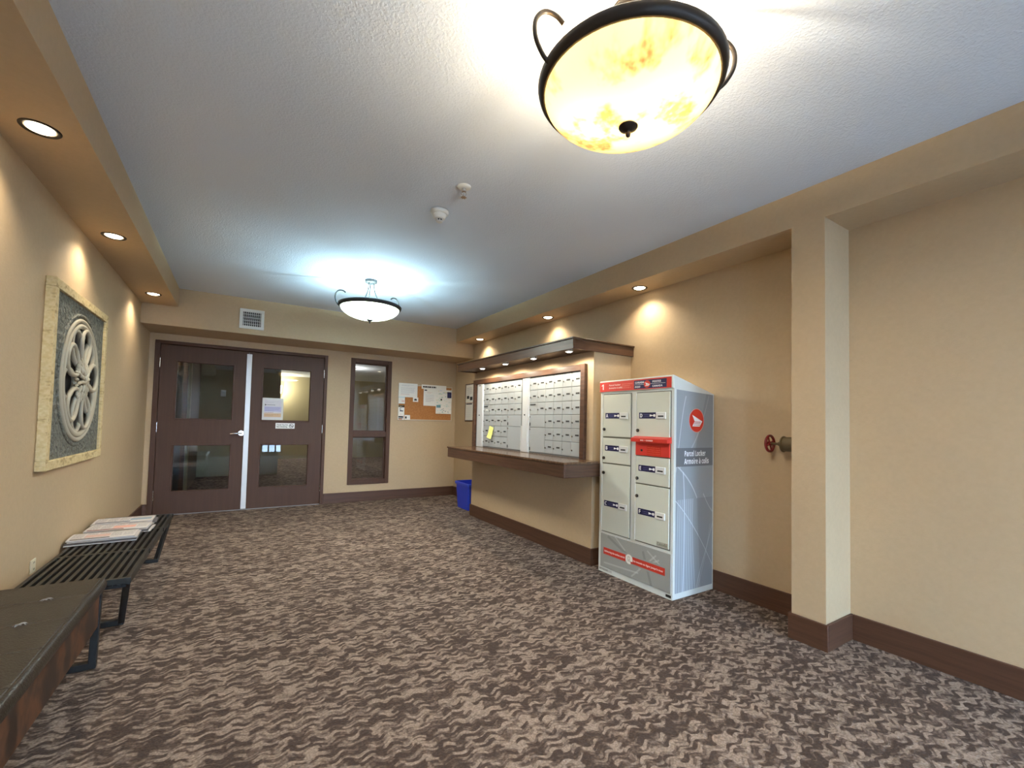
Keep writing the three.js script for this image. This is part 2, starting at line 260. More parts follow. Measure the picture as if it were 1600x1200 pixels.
// ---------------------------------------------------------------- ceiling fixtures
function bowlLamp(label, x, z, bowlMat, rimMat, arms, bulbColor, bulbI, bowlColor, bowlI) {
  const t = thing('ceiling_lamp', label, 'ceiling lamp', [x, HC, z]);
  part(t, 'mounting_plate', lathe([[0, 0], [0.062, 0], [0.064, -0.012], [0.058, -0.03], [0.03, -0.036], [0, -0.036]], 32), rimMat);
  for (let k = 0; k < 3; k++) {
    const a = 0.5 + k * 2.094, c = Math.cos(a), s = Math.sin(a);
    part(t, 'rod', tube([[0.03 * c, -0.03, 0.03 * s], [0.036 * c, -0.1, 0.036 * s], [0.06 * c, -0.17, 0.06 * s], [0.1 * c, -0.235, 0.1 * s], [0.2 * c, -0.265, 0.2 * s], [0.29 * c, -0.262, 0.29 * s]], 0.0055, 24, 8), rimMat);
  }
  part(t, 'rim', lathe([[0.285, -0.268], [0.306, -0.262], [0.313, -0.27], [0.309, -0.286], [0.3, -0.3], [0.286, -0.298], [0.285, -0.268]], 64), rimMat, 'dark metal rim');
  const prof = []; for (let i = 0; i <= 16; i++) { const a = i / 16 * 1.0; prof.push([0.29 * Math.sin(a * Math.PI / 2), -0.415 + 0.125 * (1 - Math.cos(a * Math.PI / 2)) ** 0.92]); }
  const bowl = lathe(prof, 64), bp = bowl.attributes.position; for (let i = 0; i < bp.count; i++) bowl.attributes.uv.setXY(i, bp.getX(i) / 0.6 + 0.5, bp.getZ(i) / 0.6 + 0.5);
  part(t, 'glass_bowl', bowl, bowlMat, 'glowing glass bowl');
  part(t, 'finial', lathe([[0, -0.45], [0.007, -0.446], [0.009, -0.437], [0.006, -0.432], [0.012, -0.428], [0.03, -0.418], [0.036, -0.408], [0.028, -0.404], [0, -0.404]], 24), rimMat);
  for (const a of arms) {
    const c = Math.cos(a), s = Math.sin(a), P = [[0.295, -0.29], [0.325, -0.262], [0.352, -0.21], [0.352, -0.155], [0.322, -0.118], [0.28, -0.118], [0.255, -0.135]];
    part(t, 'scroll_arm', tube(P.map(([r, y]) => [r * c, y, r * s]), 0.0075, 30, 8), rimMat);
  }
  const R = new THREE.RectAreaLight(lin(...bowlColor), bowlI, 0.35, 0.35); R.position.set(0, -0.456, 0); R.rotation.x = -Math.PI / 2; t.add(R);   // what the bowl sends down
  for (const a of [0.9, 0.9 + Math.PI]) {
    const bx = 0.1 * Math.cos(a), bz = 0.1 * Math.sin(a);
    part(t, 'bulb', merge([new THREE.SphereGeometry(0.026, 16, 12).translate(bx, -0.315, bz), cyl(0.012, 0.012, 0.04, bx, -0.355, bz, 12)]), glow(...bulbColor, 6));
    const L = new THREE.PointLight(lin(...bulbColor), bulbI); L.position.set(bx, -0.315, bz); L.castShadow = true; L.shadow.radius = 1.2; t.add(L);
  }
  return t;
}
const creamGlass = mat({ color: lin(0.95, 0.85, 0.6), emissive: lin(1, 0.86, 0.52), emissiveIntensity: 0.4, transmission: 0.4, thickness: 0, roughness: 1, side: THREE.DoubleSide });
const amberGlass = mat({ map: alabaster, emissive: lin(1, 0.74, 0.36), emissiveMap: alabaster, emissiveIntensity: 0.12, transmission: 0.2, thickness: 0, roughness: 1, side: THREE.DoubleSide });
bowlLamp('far ceiling lamp with a cream glass bowl near the air vent', 1.437, 2.257, creamGlass, M.bronzeGrey, [Math.PI + 0.5, -0.37], [0.6, 0.93, 1.06], BULB_FAR, [1, 0.94, 0.84], BOWL_FAR);
bowlLamp('near ceiling lamp with a mottled amber glass bowl at the top of the photo', 1.425, 5.79, amberGlass, M.bronze, [Math.PI + 0.2, 0.62], [1.0, 0.91, 0.72], BULB_NEAR, [1, 0.93, 0.8], BOWL_NEAR);

function downlight() {
  const t = new THREE.Group();
  part(t, 'trim_ring', lathe([[0.05, 0.004], [0.054, -0.003], [0.064, -0.006], [0.068, -0.002], [0.068, 0]], 40), M.bronze, 'dark trim ring');
  part(t, 'reflector', lathe([[0.0515, -0.001], [0.05, 0.002], [0.0, 0.002]], 32), mat({ color: lin(0.7, 0.65, 0.5), roughness: 0.4 }));
  part(t, 'lamp_lens', lathe([[0, -0.010], [0.03, -0.009], [0.044, -0.004], [0.049, 0.001]], 32), glow(1, 0.86, 0.6, 5));
  const s = new THREE.SpotLight(lin(1, 0.87, 0.66), DOWN, 0, 1.2, 0.55, 2); s.position.set(0, -0.016, 0); s.target.position.set(0, -1, 0); s.castShadow = true; s.shadow.radius = 2; t.add(s, s.target);
  return t;
}
const nth = ['nearest the camera', 'middle one', 'farthest, beside the back beam'];
const dl0 = downlight();
[[-0.45, [4.165, 2.83, 1.15], 'left'], [3.312, [4.15, 2.79, 1.115], 'right']].forEach(([x, zs, side]) => zs.forEach((z, i) => {
  const o = dl0.clone(); o.traverse((c) => { if (c.isSpotLight) c.target = o.children.find((k) => !k.isMesh && !k.isLight); });
  o.name = numbered('downlight'); o.position.set(x, HS, z); scene.add(o);
  tag(o, `round recessed downlight under the ${side === 'left' ? 'beam on the picture side' : 'beam above the mailboxes'}, ${nth[i]}`, 'downlight', 'recessed downlights under the side beams');
}));
{
  const t = thing('smoke_detector', 'white smoke detector with a slotted nose on the ceiling', 'smoke detector', [1.44, HC, 4.06]);
  part(t, 'base', lathe([[0, 0], [0.06, 0], [0.062, -0.012], [0.058, -0.024], [0.046, -0.028], [0, -0.028]], 40), M.white);
  part(t, 'cover', lathe([[0.047, -0.027], [0.046, -0.038], [0.036, -0.056], [0.03, -0.06], [0, -0.06]], 40), M.white);
  part(t, 'nose', lathe([[0, -0.08], [0.018, -0.08], [0.023, -0.076], [0.023, -0.072], [0, -0.072]], 32), M.white);
  for (let k = 0; k < 7; k++) { const a = k / 7 * 2 * Math.PI; part(t, 'slot_rib', box(0.005, 0.014, 0.005, 0.021 * Math.cos(a), -0.065, 0.021 * Math.sin(a)), M.white); }
  part(t, 'sensor_core', cyl(0.019, 0.019, 0.014, 0, -0.066, 0), M.dark);
  const s = thing('sprinkler', 'small metal fire sprinkler hanging from the ceiling behind the near lamp', 'sprinkler', [1.445, HC, 4.43]);
  part(s, 'escutcheon', lathe([[0.014, -0.012], [0.03, -0.011], [0.042, -0.004], [0.044, 0]], 36), M.white);
  part(s, 'body', merge([cyl(0.012, 0.014, 0.022, 0, -0.02, 0, 16), cyl(0.005, 0.004, 0.02, 0, -0.044, 0, 10)]), M.chrome);
  part(s, 'frame_arms', merge([tube([[0.011, -0.028, 0], [0.015, -0.045, 0], [0.004, -0.063, 0]], 0.0028, 12, 6), tube([[-0.011, -0.028, 0], [-0.015, -0.045, 0], [-0.004, -0.063, 0]], 0.0028, 12, 6)]), M.chrome);
  const teeth = [cyl(0.016, 0.016, 0.002, 0, -0.066, 0, 20)]; for (let k = 0; k < 8; k++) teeth.push(box(0.012, 0.0018, 0.004, 0.017, -0.066, 0).rotateY(k * Math.PI / 4));
  part(s, 'deflector', merge(teeth), M.chrome);
}
// air vent on the back beam
{
  const t = thing('air_vent', 'white square air vent grille on the back beam above the door', 'vent', [0.426, 2.295, ZB]);
  const w = 0.258, h = 0.24, b = 0.036;
  part(t, 'frame', merge([rbox(w, b, 0.012, 0.003, 0, b / 2, 0.006), rbox(w, b, 0.012, 0.003, 0, h - b / 2, 0.006), rbox(b, h - 2 * b, 0.012, 0.003, -w / 2 + b / 2, h / 2, 0.006), rbox(b, h - 2 * b, 0.012, 0.003, w / 2 - b / 2, h / 2, 0.006)]), M.white);
  part(t, 'duct_back', box(w - 0.02, h - 0.02, 0.001, 0, h / 2, 0.0008), M.dark);
  for (let k = 0; k < 9; k++) part(t, 'blade', box(0.0055, h - 2 * b, 0.008, -w / 2 + b + (k + 0.5) * (w - 2 * b) / 9, h / 2, 0.006).rotateY(0), M.white);
  for (let k = 0; k < 4; k++) part(t, 'cross_blade', box(w - 2 * b, 0.004, 0.004, 0, b + (k + 0.7) * (h - 2 * b) / 4.4, 0.004), M.white);
}

// ---------------------------------------------------------------- mailbox wall
{
  const t = thing('canopy', 'brown wooden canopy with downlights above the mailboxes', 'canopy', [2.72, 1.885, 2.8]);
  const x0 = 0, x1 = XR - 2.72, z0 = 1.655 - 2.8, z1 = 3.96 - 2.8;
  part(t, 'top_board', span(x0 - 0.012, x1, 0.075, 0.09, z0 - 0.012, z1 + 0.012, 0.004), M.walnutDark);
  part(t, 'fascia', span(x0, x0 + 0.02, -0.01, 0.076, z0, z1, 0.003), M.walnut);
  part(t, 'fascia', span(x0 + 0.02, x1, -0.01, 0.076, z1 - 0.02, z1, 0.003), M.walnut);
  part(t, 'fascia', span(x0 + 0.02, x1, -0.01, 0.076, z0, z0 + 0.02, 0.003), M.walnut);
  part(t, 'soffit_board', span(x0 + 0.02, x1, 0.001, 0.012, z0 + 0.02, z1 - 0.02), M.walnutDark);
}
[[2.2, 'farthest left'], [2.73, 'second from the left'], [3.27, 'third from the left'], [3.82, 'farthest right']].forEach(([z, w]) => {
  const t = thing('puck_light', `small round white light under the mailbox canopy, ${w}`, 'puck light', [2.79, 1.886, z], 0, 'puck lights under the mailbox canopy');
  part(t, 'housing', lathe([[0, 0], [0.036, 0], [0.036, -0.012], [0.031, -0.018], [0.029, -0.018]], 28), M.white);
  part(t, 'lamp_lens', lathe([[0, -0.024], [0.018, -0.022], [0.029, -0.017]], 28), glow(1, 0.95, 0.85, 5));
  const s = new THREE.SpotLight(lin(1, 0.86, 0.66), PUCK, 0, 1.52, 0.2, 2); s.position.set(0, -0.03, 0); s.target.position.set(0, -1, 0); s.castShadow = true; s.shadow.radius = 1.5; t.add(s, s.target);
});
{
  const t = thing('counter', 'brown wooden counter shelf below the mailboxes', 'counter', [2.598, 0.785, 2.85]);
  const x1 = XB - 2.598, xe = 3.44 - 2.598, z0 = 1.678 - 2.85, z1 = 4.022 - 2.85, zb = ZB1 - 2.85;
  const shape = new THREE.Shape([[-0.008, -(z1 + 0.006)], [xe, -(z1 + 0.006)], [xe, -zb], [x1, -zb], [x1, -z0], [-0.008, -z0]].map((p) => new THREE.Vector2(...p)));
  part(t, 'worktop', new THREE.ExtrudeGeometry(shape, { depth: 0.014, bevelEnabled: true, bevelSize: 0.002, bevelThickness: 0.002, bevelSegments: 2 }).rotateX(-Math.PI / 2).translate(0, 0.114, 0), M.counterTop);
  part(t, 'apron', span(0, 0.02, 0, 0.114, z0 + 0.004, z1, 0.003), M.walnut);
  part(t, 'apron', span(0.02, xe, 0, 0.114, z1 - 0.02, z1, 0.003), M.walnut);
  part(t, 'apron', span(0.02, x1, 0, 0.114, z0 + 0.004, z0 + 0.024, 0.003), M.walnut);
  part(t, 'bottom_board', span(0.02, x1, 0.004, 0.016, z0 + 0.024, z1 - 0.02), M.walnutDark);
}
{
  const t = thing('mailbox_surround', 'brown wooden frame around the two metal mailbox panels', 'frame', [XB, 0.915, 2.745], FACE_LEFT);
  const w = 2.2, h = 0.864, b = 0.058;
  part(t, 'side_rail', rbox(b, h, 0.036, 0.004, -w / 2 + b / 2, h / 2, 0.018), M.walnut);
  part(t, 'side_rail', rbox(b, h, 0.036, 0.004, w / 2 - b / 2, h / 2, 0.018), M.walnut);
  part(t, 'top_rail', rbox(w - 2 * b, b, 0.036, 0.004, 0, h - b / 2, 0.018), M.walnut);
}
// two metal mailbox panels, every little door a part
const ROWS = [1.716, 1.582, 1.448, 1.32, 1.189, 1.062, 0.93];
function mailboxBank(label, z0, doors0, doors1, stile, z1, special) {
  const zc = (z0 + z1) / 2, t = thing('mailbox_bank', label, 'mailboxes', [XB, 0.917, zc], FACE_LEFT);
  const X = (z) => z - zc, Y = (y) => y - 0.917, F = 0.012;
  part(t, 'back_panel', span(X(z0), X(z1), 0, Y(1.724), 0.001, F - 0.004), M.aluSeam);
  const st = part(t, 'stile', rbox(stile[1] - stile[0], Y(1.722), 0.016, 0.004, X((stile[0] + stile[1]) / 2), Y(1.722) / 2, 0.016), M.aluBright);
  part(st, 'lock', cylZ(0.007, 0.008, 0.008, X((stile[0] + stile[1]) / 2), Y(1.32), 0.027, 14), M.dark);
  part(st, 'maker_plate', box(0.05, 0.013, 0.002, X((stile[0] + stile[1]) / 2), Y(1.7), 0.0245), M.steel);
  part(t, 'edge_strip', rbox(0.016, Y(1.722), 0.016, 0.004, X(doors0 - 0.012), Y(1.722) / 2, 0.016), M.aluBright);
  if (special.right) part(t, 'edge_strip', rbox(0.02, Y(1.2), 0.012, 0.004, X(doors1 + 0.008), Y(1.2) / 2, 0.014), M.aluBright);
  const cw = (doors1 - doors0) / 6, gap = 0.0028;
  const doorGeo = {};
  for (const [r0, r1, c0, c1, kind] of special.list) {
    const a = doors0 + c0 * cw, b = doors0 + c1 * cw, y1 = ROWS[r0], y0 = ROWS[r1], w = b - a - gap, h = y1 - y0 - gap, key = `${w.toFixed(3)}${h.toFixed(3)}`;
    const d = part(t, 'mailbox_door', doorGeo[key] ??= rbox(w, h - 0.002, 0.006, 0.0018), M.alu);
    d.position.set(X((a + b) / 2), Y((y0 + y1) / 2), F);
    const lx = -w / 2 + 0.017;
    if (kind === 'parcel') {
      part(d, 'lock', cylZ(0.0075, 0.0085, 0.007, lx, h / 2 - 0.02, 0.006, 14), M.chrome);
      part(d, 'key_slot', rbox(0.012, 0.034, 0.005, 0.002, lx - 0.004, -h / 2 + 0.03, 0.005), M.dark);
    } else {
      part(d, 'lock', merge([cylZ(0.0075, 0.0085, 0.007, lx, -0.01, 0.006, 14)]), M.chrome);
      part(d, 'keyhole', rbox(0.011, 0.011, 0.003, 0.001, lx + 0.003, -0.013, 0.0085), M.dark);
      if (kind === 'full') part(d, 'label_slot', rbox(0.05, 0.014, 0.003, 0.001, w / 2 - 0.052, 0.002, 0.0045), M.dark);
      if (kind === 'white') part(d, 'label_slot', rbox(0.046, 0.014, 0.003, 0.001, w / 2 - 0.06, 0.0, 0.0045), M.white);
      if (kind === 'bar' || kind === 'white') part(d, 'name_strip', rbox(0.1, 0.014, 0.003, 0.001, -0.01, h / 2 - 0.018, 0.0045), M.dark);
    }
  }
  return t;
}
{
  const L = [], R = [];
  for (let r = 0; r < 6; r++) for (let c = 0; c < 6; c++) {
    if (!(r >= 3 && c >= 4)) L.push([r, r + 1, c, c + 1, r === 2 && c === 0 ? 'white' : 'full']);
    if (!(r >= 3 && c < 2)) R.push([r, r + 1, c, c + 1, r === 2 && c === 0 ? 'bar' : r === 5 && c >= 4 ? 'plain' : 'full']);
  }
  L.push([3, 4, 4, 6, 'parcel'], [4, 6, 4, 6, 'parcel']); R.push([3, 4, 0, 2, 'parcel'], [4, 6, 0, 2, 'parcel']);
  mailboxBank('left panel of small silver mailbox doors with a yellow note', 1.706, 1.912, 2.79, [1.75, 1.885], 2.806, { list: L, right: true });
  mailboxBank('right panel of small silver mailbox doors nearest the parcel locker', 2.812, 2.952, 3.785, [2.816, 2.924], 3.788, { list: R });
}
{
  const g = new THREE.PlaneGeometry(0.1, 0.145, 4, 6), p = g.attributes.position;
  for (let i = 0; i < p.count; i++) p.setZ(i, 0.004 + 0.02 * ((0.0725 - p.getY(i)) / 0.145) ** 2);
  g.computeVertexNormals();
  const n = single('sticky_note', 'yellow paper note stuck to the left mailbox panel', 'note', g, mat({ map: canvasTex(64, 96, (x, w, h) => { x.fillStyle = '#eef08a'; x.fillRect(0, 0, w, h); x.strokeStyle = 'rgba(120,110,60,.45)'; x.lineWidth = 2; for (let k = 0; k < 5; k++) { x.beginPath(); x.moveTo(12, 22 + k * 13); x.lineTo(40 + 12 * rnd(), 20 + k * 13); x.stroke(); } }), roughness: 0.8, side: THREE.DoubleSide }), [XB - 0.018, 1.107, 2.122], FACE_LEFT);
  n.rotation.z = -0.22;
}

// ---------------------------------------------------------------- parcel locker
{
  const t = thing('parcel_locker', 'tall grey parcel locker with red header and lettered doors', 'parcel locker', [2.972, 0, 4.415], FACE_LEFT);
  const D = 0.47, W0 = 4.04 - 4.415, W1 = 4.793 - 4.415, X = (z) => z - 4.415;
  const prof = new THREE.Shape([[0, 0], [D, 0], [D, 1.485], [0, 1.6]].map((p) => new THREE.Vector2(...p)));
  part(t, 'cabinet', new THREE.ExtrudeGeometry(prof, { depth: W1 - W0 - 0.012, bevelEnabled: true, bevelSize: 0.005, bevelThickness: 0.006, bevelSegments: 3, bevelOffset: -0.005 }).rotateY(Math.PI / 2).translate(W0 + 0.006, 0, 0), M.lockerFrame);
  const header = canvasTex(1024, 128, (x, w, h) => {
    x.fillStyle = '#d8341f'; x.fillRect(0, 0, w, h);
    x.fillStyle = '#fff'; x.font = 'bold 104px sans-serif'; x.fillText('1', 22, 100);
    x.fillStyle = '#ffe9df'; x.font = 'bold 29px sans-serif'; x.fillText('Parcel locker', 150, 56); x.fillText('Armoire à colis', 150, 94);
    x.fillStyle = '#f6a08c'; x.font = '18px sans-serif'; ['Questions? canadapost.ca', 'Des questions?', 'postescanada.ca'].forEach((s, k) => x.fillText(s, 352, 48 + k * 24, 160));
    x.fillStyle = '#1d1a4e'; x.fillRect(532, 14, 432, 104); x.fillStyle = '#fff'; x.fillRect(540, 64, 130, 3); x.fillRect(748, 64, 200, 3);
    x.font = 'bold 32px sans-serif'; x.fillText('CANADA', 545, 52, 128); x.fillText('POST', 545, 106, 84); x.fillText('POSTES', 782, 52, 136); x.fillText('CANADA', 782, 106, 160);
    wing(x, 712, 66, 44, '#d8341f');
  });
  function wing(x, cx, cy, r, col) {                                 // white winged envelope in a disc
    x.fillStyle = col; x.beginPath(); x.arc(cx, cy, r, 0, 7); x.fill(); x.fillStyle = '#fff';
    const P = (a) => { x.beginPath(); a.forEach(([u, v], i) => (i ? x.lineTo : x.moveTo).call(x, cx + u * r, cy + v * r)); x.closePath(); x.fill(); };
    P([[-0.62, -0.5], [0.82, 0.06], [0.44, 0.52], [-0.6, 0.52], [-0.28, 0.08]]);
    x.fillStyle = col; for (const v of [0.1, 0.24, 0.37]) x.fillRect(cx - 0.26 * r - v * 0.4 * r, cy + v * r, r * 0.9, r * 0.045);
  }
  const sign = part(t, 'header', rbox(0.752, 0.096, 0.018, 0.005, X(4.4165), 1.552, 0.006), M.lockerFrame, 'red header sign with white lettering');
  part(sign, 'header_print', new THREE.PlaneGeometry(0.735, 0.08).translate(X(4.412), 1.549, 0.0156), mat({ map: header, roughness: 0.4 }));
  const doorList = [['A', 4.083, 4.388, 1.134, 1.482, 1.307, 1.193], ['B', 4.083, 4.388, 0.914, 1.12, 1.038, 0.953], ['C', 4.083, 4.388, 0.346, 0.904, 0.578, 0.829],
    ['D', 4.45, 4.762, 1.148, 1.482, 1.308, 1.193], ['E', 4.45, 4.762, 0.79, 0.995, 0.906, 0.825], ['F', 4.45, 4.762, 0.35, 0.78, 0.576, 0.69]];
  // dark seams behind the doors
  part(t, 'door_seam', merge([span(X(4.077), X(4.395), 0.338, 1.49, 0.0004, 0.0016), span(X(4.444), X(4.77), 0.342, 1.49, 0.0004, 0.0016)]), mat({ color: lin(0.2, 0.2, 0.16), roughness: 0.6 }));
  for (const [c, a, b, y0, y1, yl, yk] of doorList) {
    const d = part(t, 'locker_door', rbox(b - a, y1 - y0, 0.01, 0.003, X((a + b) / 2), (y0 + y1) / 2, 0.006), M.lockerDoor, `grey locker door with the letter ${c}`);
    const lx = X(a) + 0.11, lw = 0.163;
    part(d, 'letter_label', new THREE.PlaneGeometry(lw, 0.046).translate(lx, yl, 0.0116), mat({ map: canvasTex(256, 72, (x, w, h) => {
      x.fillStyle = '#191a4a'; x.fillRect(0, 0, w, h); x.fillStyle = '#fff'; x.font = 'bold 62px sans-serif'; x.fillText(c, 10, 59);
      x.fillStyle = '#8f93c6'; x.font = '17px sans-serif'; x.fillText('Compartment', 66, 32, 84); x.fillText('Compartiment', 66, 54, 84);
      x.fillStyle = '#fff'; x.beginPath(); x.moveTo(160, 22); x.lineTo(198, 30); x.lineTo(198, 42); x.lineTo(160, 50); x.fill(); x.fillRect(196, 32, 30, 8); x.beginPath(); x.arc(228, 36, 17, 0, 7); x.fill();
    }), roughness: 0.35 }));
    const k = part(d, 'key_drop', rbox(0.088, 0.05, 0.01, 0.004, lx + lw / 2 + 0.046, yl - 0.001, 0.015), M.white, 'white key drop plate with a dark slot');
    k.name = 'key_plate';
    part(d, 'key_slot', rbox(0.05, 0.011, 0.003, 0.001, lx + lw / 2 + 0.048, yl - 0.006, 0.0195), M.dark);
    part(d, 'lock', merge([cylZ(0.012, 0.013, 0.012, X(a) + 0.018, yk, 0.014, 20)]), M.dark);
    part(d, 'lock_core', cylZ(0.005, 0.005, 0.004, X(a) + 0.018, yk, 0.0215, 12), M.chrome);
    part(d, 'door_edge', span(X(a) - 0.004, X(a), y0, y1, 0.002, 0.014, 0.0018), M.lockerFrame);
  }
  const slot = part(t, 'mail_slot', rbox(0.318, 0.104, 0.012, 0.003, X(4.606), 1.055, 0.007), M.red, 'red mail slot with a hood');
  const hood = new THREE.Shape([[0, 0], [0.05, 0], [0.052, 0.024], [0, 0.042]].map((p) => new THREE.Vector2(...p)));
  part(slot, 'hood', new THREE.ExtrudeGeometry(hood, { depth: 0.334, bevelEnabled: true, bevelSize: 0.002, bevelThickness: 0.002, bevelSegments: 2 }).rotateY(-Math.PI / 2).translate(X(4.606) + 0.167, 1.108, 0.003), M.red);
  part(slot, 'hood_print', new THREE.PlaneGeometry(0.18, 0.018).translate(X(4.606), 1.12, 0.0565), mat({ map: canvasTex(320, 32, (x, w, h) => { x.fillStyle = '#d8341f'; x.fillRect(0, 0, w, h); x.fillStyle = '#fff'; x.font = 'bold 24px sans-serif'; x.fillText('MAIL  •  COURRIER', 26, 25, 270); }), roughness: 0.4 }));
  part(slot, 'slot_print', new THREE.PlaneGeometry(0.13, 0.066).translate(X(4.625), 1.044, 0.0136), mat({ map: canvasTex(192, 96, (x, w, h) => { x.fillStyle = '#c8270f'; x.fillRect(0, 0, w, h); x.fillStyle = '#f2836c'; x.font = '15px sans-serif'; ['Insert stamped mail only.', 'No newspapers, no parcels.', 'Courrier affranchi seulement.', 'Pas de journaux ni de colis.'].forEach((s, k) => x.fillText(s, 6, 20 + k * 22, 180)); }), roughness: 0.4 }));
  part(slot, 'lock', cylZ(0.008, 0.009, 0.006, X(4.51), 1.042, 0.015, 14), M.dark);
  // lower panel with its red stripe
  const lower = part(t, 'lower_panel', rbox(0.706, 0.276, 0.008, 0.003, X(4.426), 0.184, 0.004), mat({ map: canvasTex(512, 200, (x, w, h) => {
    x.fillStyle = '#a2a39c'; x.fillRect(0, 0, w, h); x.strokeStyle = 'rgba(225,230,225,.38)'; x.lineWidth = 9;
    for (const [a, b, c, d] of [[30, 172, 300, 158], [440, 50, 300, 130], [360, 20, 470, 90], [250, 190, 420, 30], [120, 0, 200, 60]]) { x.beginPath(); x.moveTo(a, b); x.lineTo(c, d); x.stroke(); }
    x.strokeStyle = 'rgba(120,122,118,.4)'; x.lineWidth = 16; for (const [a, b, c, d] of [[330, 30, 390, 200], [60, 10, 240, 90]]) { x.beginPath(); x.moveTo(a, b); x.lineTo(c, d); x.stroke(); }
  }), roughness: 0.4 }), 'grey lower panel with a red printed stripe');
  { const p = lower.geometry.attributes.position, uv = lower.geometry.attributes.uv; for (let i = 0; i < p.count; i++) uv.setXY(i, (p.getX(i) - X(4.426)) / 0.706 + 0.5, (p.getY(i) - 0.184) / 0.276 + 0.5); }
  part(lower, 'stripe_print', new THREE.PlaneGeometry(0.622, 0.08).translate(X(4.421), 0.184, 0.0086), mat({ map: canvasTex(1024, 132, (x, w, h) => {
    x.fillStyle = '#a2a39c'; x.fillRect(0, 0, w, h); x.fillStyle = '#cf3a27'; x.fillRect(0, 22, 404, 90); x.fillRect(520, 22, 504, 90);
    x.fillStyle = '#fff'; x.font = 'bold 30px sans-serif'; x.fillText('Delivering the online world', 18, 78, 370); x.fillText("Du monde en ligne jusqu'à vous", 536, 78, 470);
    x.fillStyle = '#f3efe6'; x.beginPath(); x.arc(464, 66, 62, 0, 7); x.fill(); x.strokeStyle = '#a8a08c'; x.lineWidth = 6; x.strokeRect(444, 36, 30, 40); x.beginPath(); x.moveTo(440, 90); x.lineTo(490, 90); x.stroke(); x.fillStyle = '#cf3a27'; x.fillRect(492, 88, 26, 26);
  }), roughness: 0.4 }));
  part(t, 'country_print', new THREE.PlaneGeometry(0.1, 0.034).translate(X(4.707), 0.372, 0.0118), mat({ map: canvasTex(160, 56, (x, w, h) => { x.fillStyle = '#aeab98'; x.fillRect(0, 0, w, h); x.fillStyle = '#22221c'; x.font = '44px serif'; x.fillText('Canada', 8, 42, 140); x.fillStyle = '#a33'; x.fillRect(136, 4, 8, 8); }), roughness: 0.42 }));
  part(t, 'maker_print', new THREE.PlaneGeometry(0.145, 0.02).translate(X(4.128), 0.024, 0.0008), mat({ map: canvasTex(256, 36, (x, w, h) => { x.fillStyle = '#c5c6be'; x.fillRect(0, 0, w, h); x.fillStyle = '#16160f'; x.font = 'bold 30px sans-serif'; x.fillText('A T Y O E S T', 6, 29, 244); }), roughness: 0.42 }));
  part(t, 'serial_plate', box(0.045, 0.018, 0.002, X(4.757), 0.022, 0.001), M.dark);
  // printed side
  const side = canvasTex(640, 1024, (x, w, h) => {
    x.fillStyle = '#9aa0a3'; x.fillRect(0, 0, w, h);
    const sw = (pts, wd, c) => { x.strokeStyle = c; x.lineWidth = wd; x.beginPath(); x.moveTo(pts[0], pts[1]); x.bezierCurveTo(...pts.slice(2)); x.stroke(); };
    for (let k = 0; k < 22; k++) sw([40 + k * 12, 560, 30 + k * 11, 700, 30 + k * 13, 860, 20 + k * 15, 1024], 9, k % 3 ? 'rgba(196,208,218,.25)' : 'rgba(226,234,240,.5)');
    sw([-10, 560, 200, 640, 420, 760, 650, 930], 5, 'rgba(232,240,244,.75)'); sw([120, 420, 160, 560, 150, 800, 130, 1024], 12, 'rgba(228,236,242,.75)');
    sw([160, 30, 90, 120, 60, 260, 0, 420], 10, 'rgba(226,232,236,.6)'); sw([560, 20, 420, 220, 280, 300, 60, 400], 12, 'rgba(226,232,236,.35)'); sw([-10, 380, 120, 420, 260, 470, 360, 560], 9, 'rgba(232,238,240,.6)');
    sw([640, 640, 560, 610, 500, 560, 470, 540], 9, 'rgba(226,232,236,.5)'); sw([640, 700, 520, 860, 400, 940, 360, 1024], 10, 'rgba(220,228,234,.5)'); sw([380, 1024, 500, 900, 560, 800, 600, 700], 8, 'rgba(214,222,230,.4)');
    x.fillStyle = 'rgba(112,114,116,.28)'; x.beginPath(); x.moveTo(640, 0); x.lineTo(640, 360); x.lineTo(330, 300); x.lineTo(520, 0); x.fill(); x.beginPath(); x.moveTo(640, 560); x.lineTo(640, 1024); x.lineTo(430, 1024); x.lineTo(360, 560); x.fill();
    x.fillStyle = '#6d7174'; x.fillRect(0, 298, w, 95);
    x.save(); x.scale(2.09, 1); x.fillStyle = '#fff'; x.font = 'bold 39px sans-serif'; x.fillText('Parcel Locker', 66, 341, 176); x.fillText('Armoire à colis', 66, 381, 205);   // the print is 0.43 m by 1.45 m
    x.fillStyle = '#e9a99b'; x.beginPath(); x.arc(164, 155, 63, 0, 7); x.fill(); wing(x, 164, 155, 59.5, '#d8341f'); x.restore();
  });
  part(t, 'side_print', (() => { const y0 = 0.045, s = new THREE.Shape([[-0.455, y0], [-0.022, y0], [-0.022, 1.497], [-0.455, 1.478]].map((p) => new THREE.Vector2(...p))); const g = new THREE.ShapeGeometry(s), p = g.attributes.position, uv = g.attributes.uv; for (let i = 0; i < p.count; i++) uv.setXY(i, 1 - (p.getX(i) + 0.455) / 0.433, (p.getY(i) - y0) / 1.452); for (let i = 0; i < p.count; i++) p.setXYZ(i, -p.getX(i), p.getY(i), 0); if (g.index) { const ix = g.index.array; for (let i = 0; i < ix.length; i += 3) [ix[i], ix[i + 1]] = [ix[i + 1], ix[i]]; } g.computeVertexNormals(); return g.rotateY(Math.PI / 2).translate(W1 + 0.0007, 0, 0).scale(1, 1, 1); })(), mat({ map: side, roughness: 0.35, side: THREE.DoubleSide }));
}

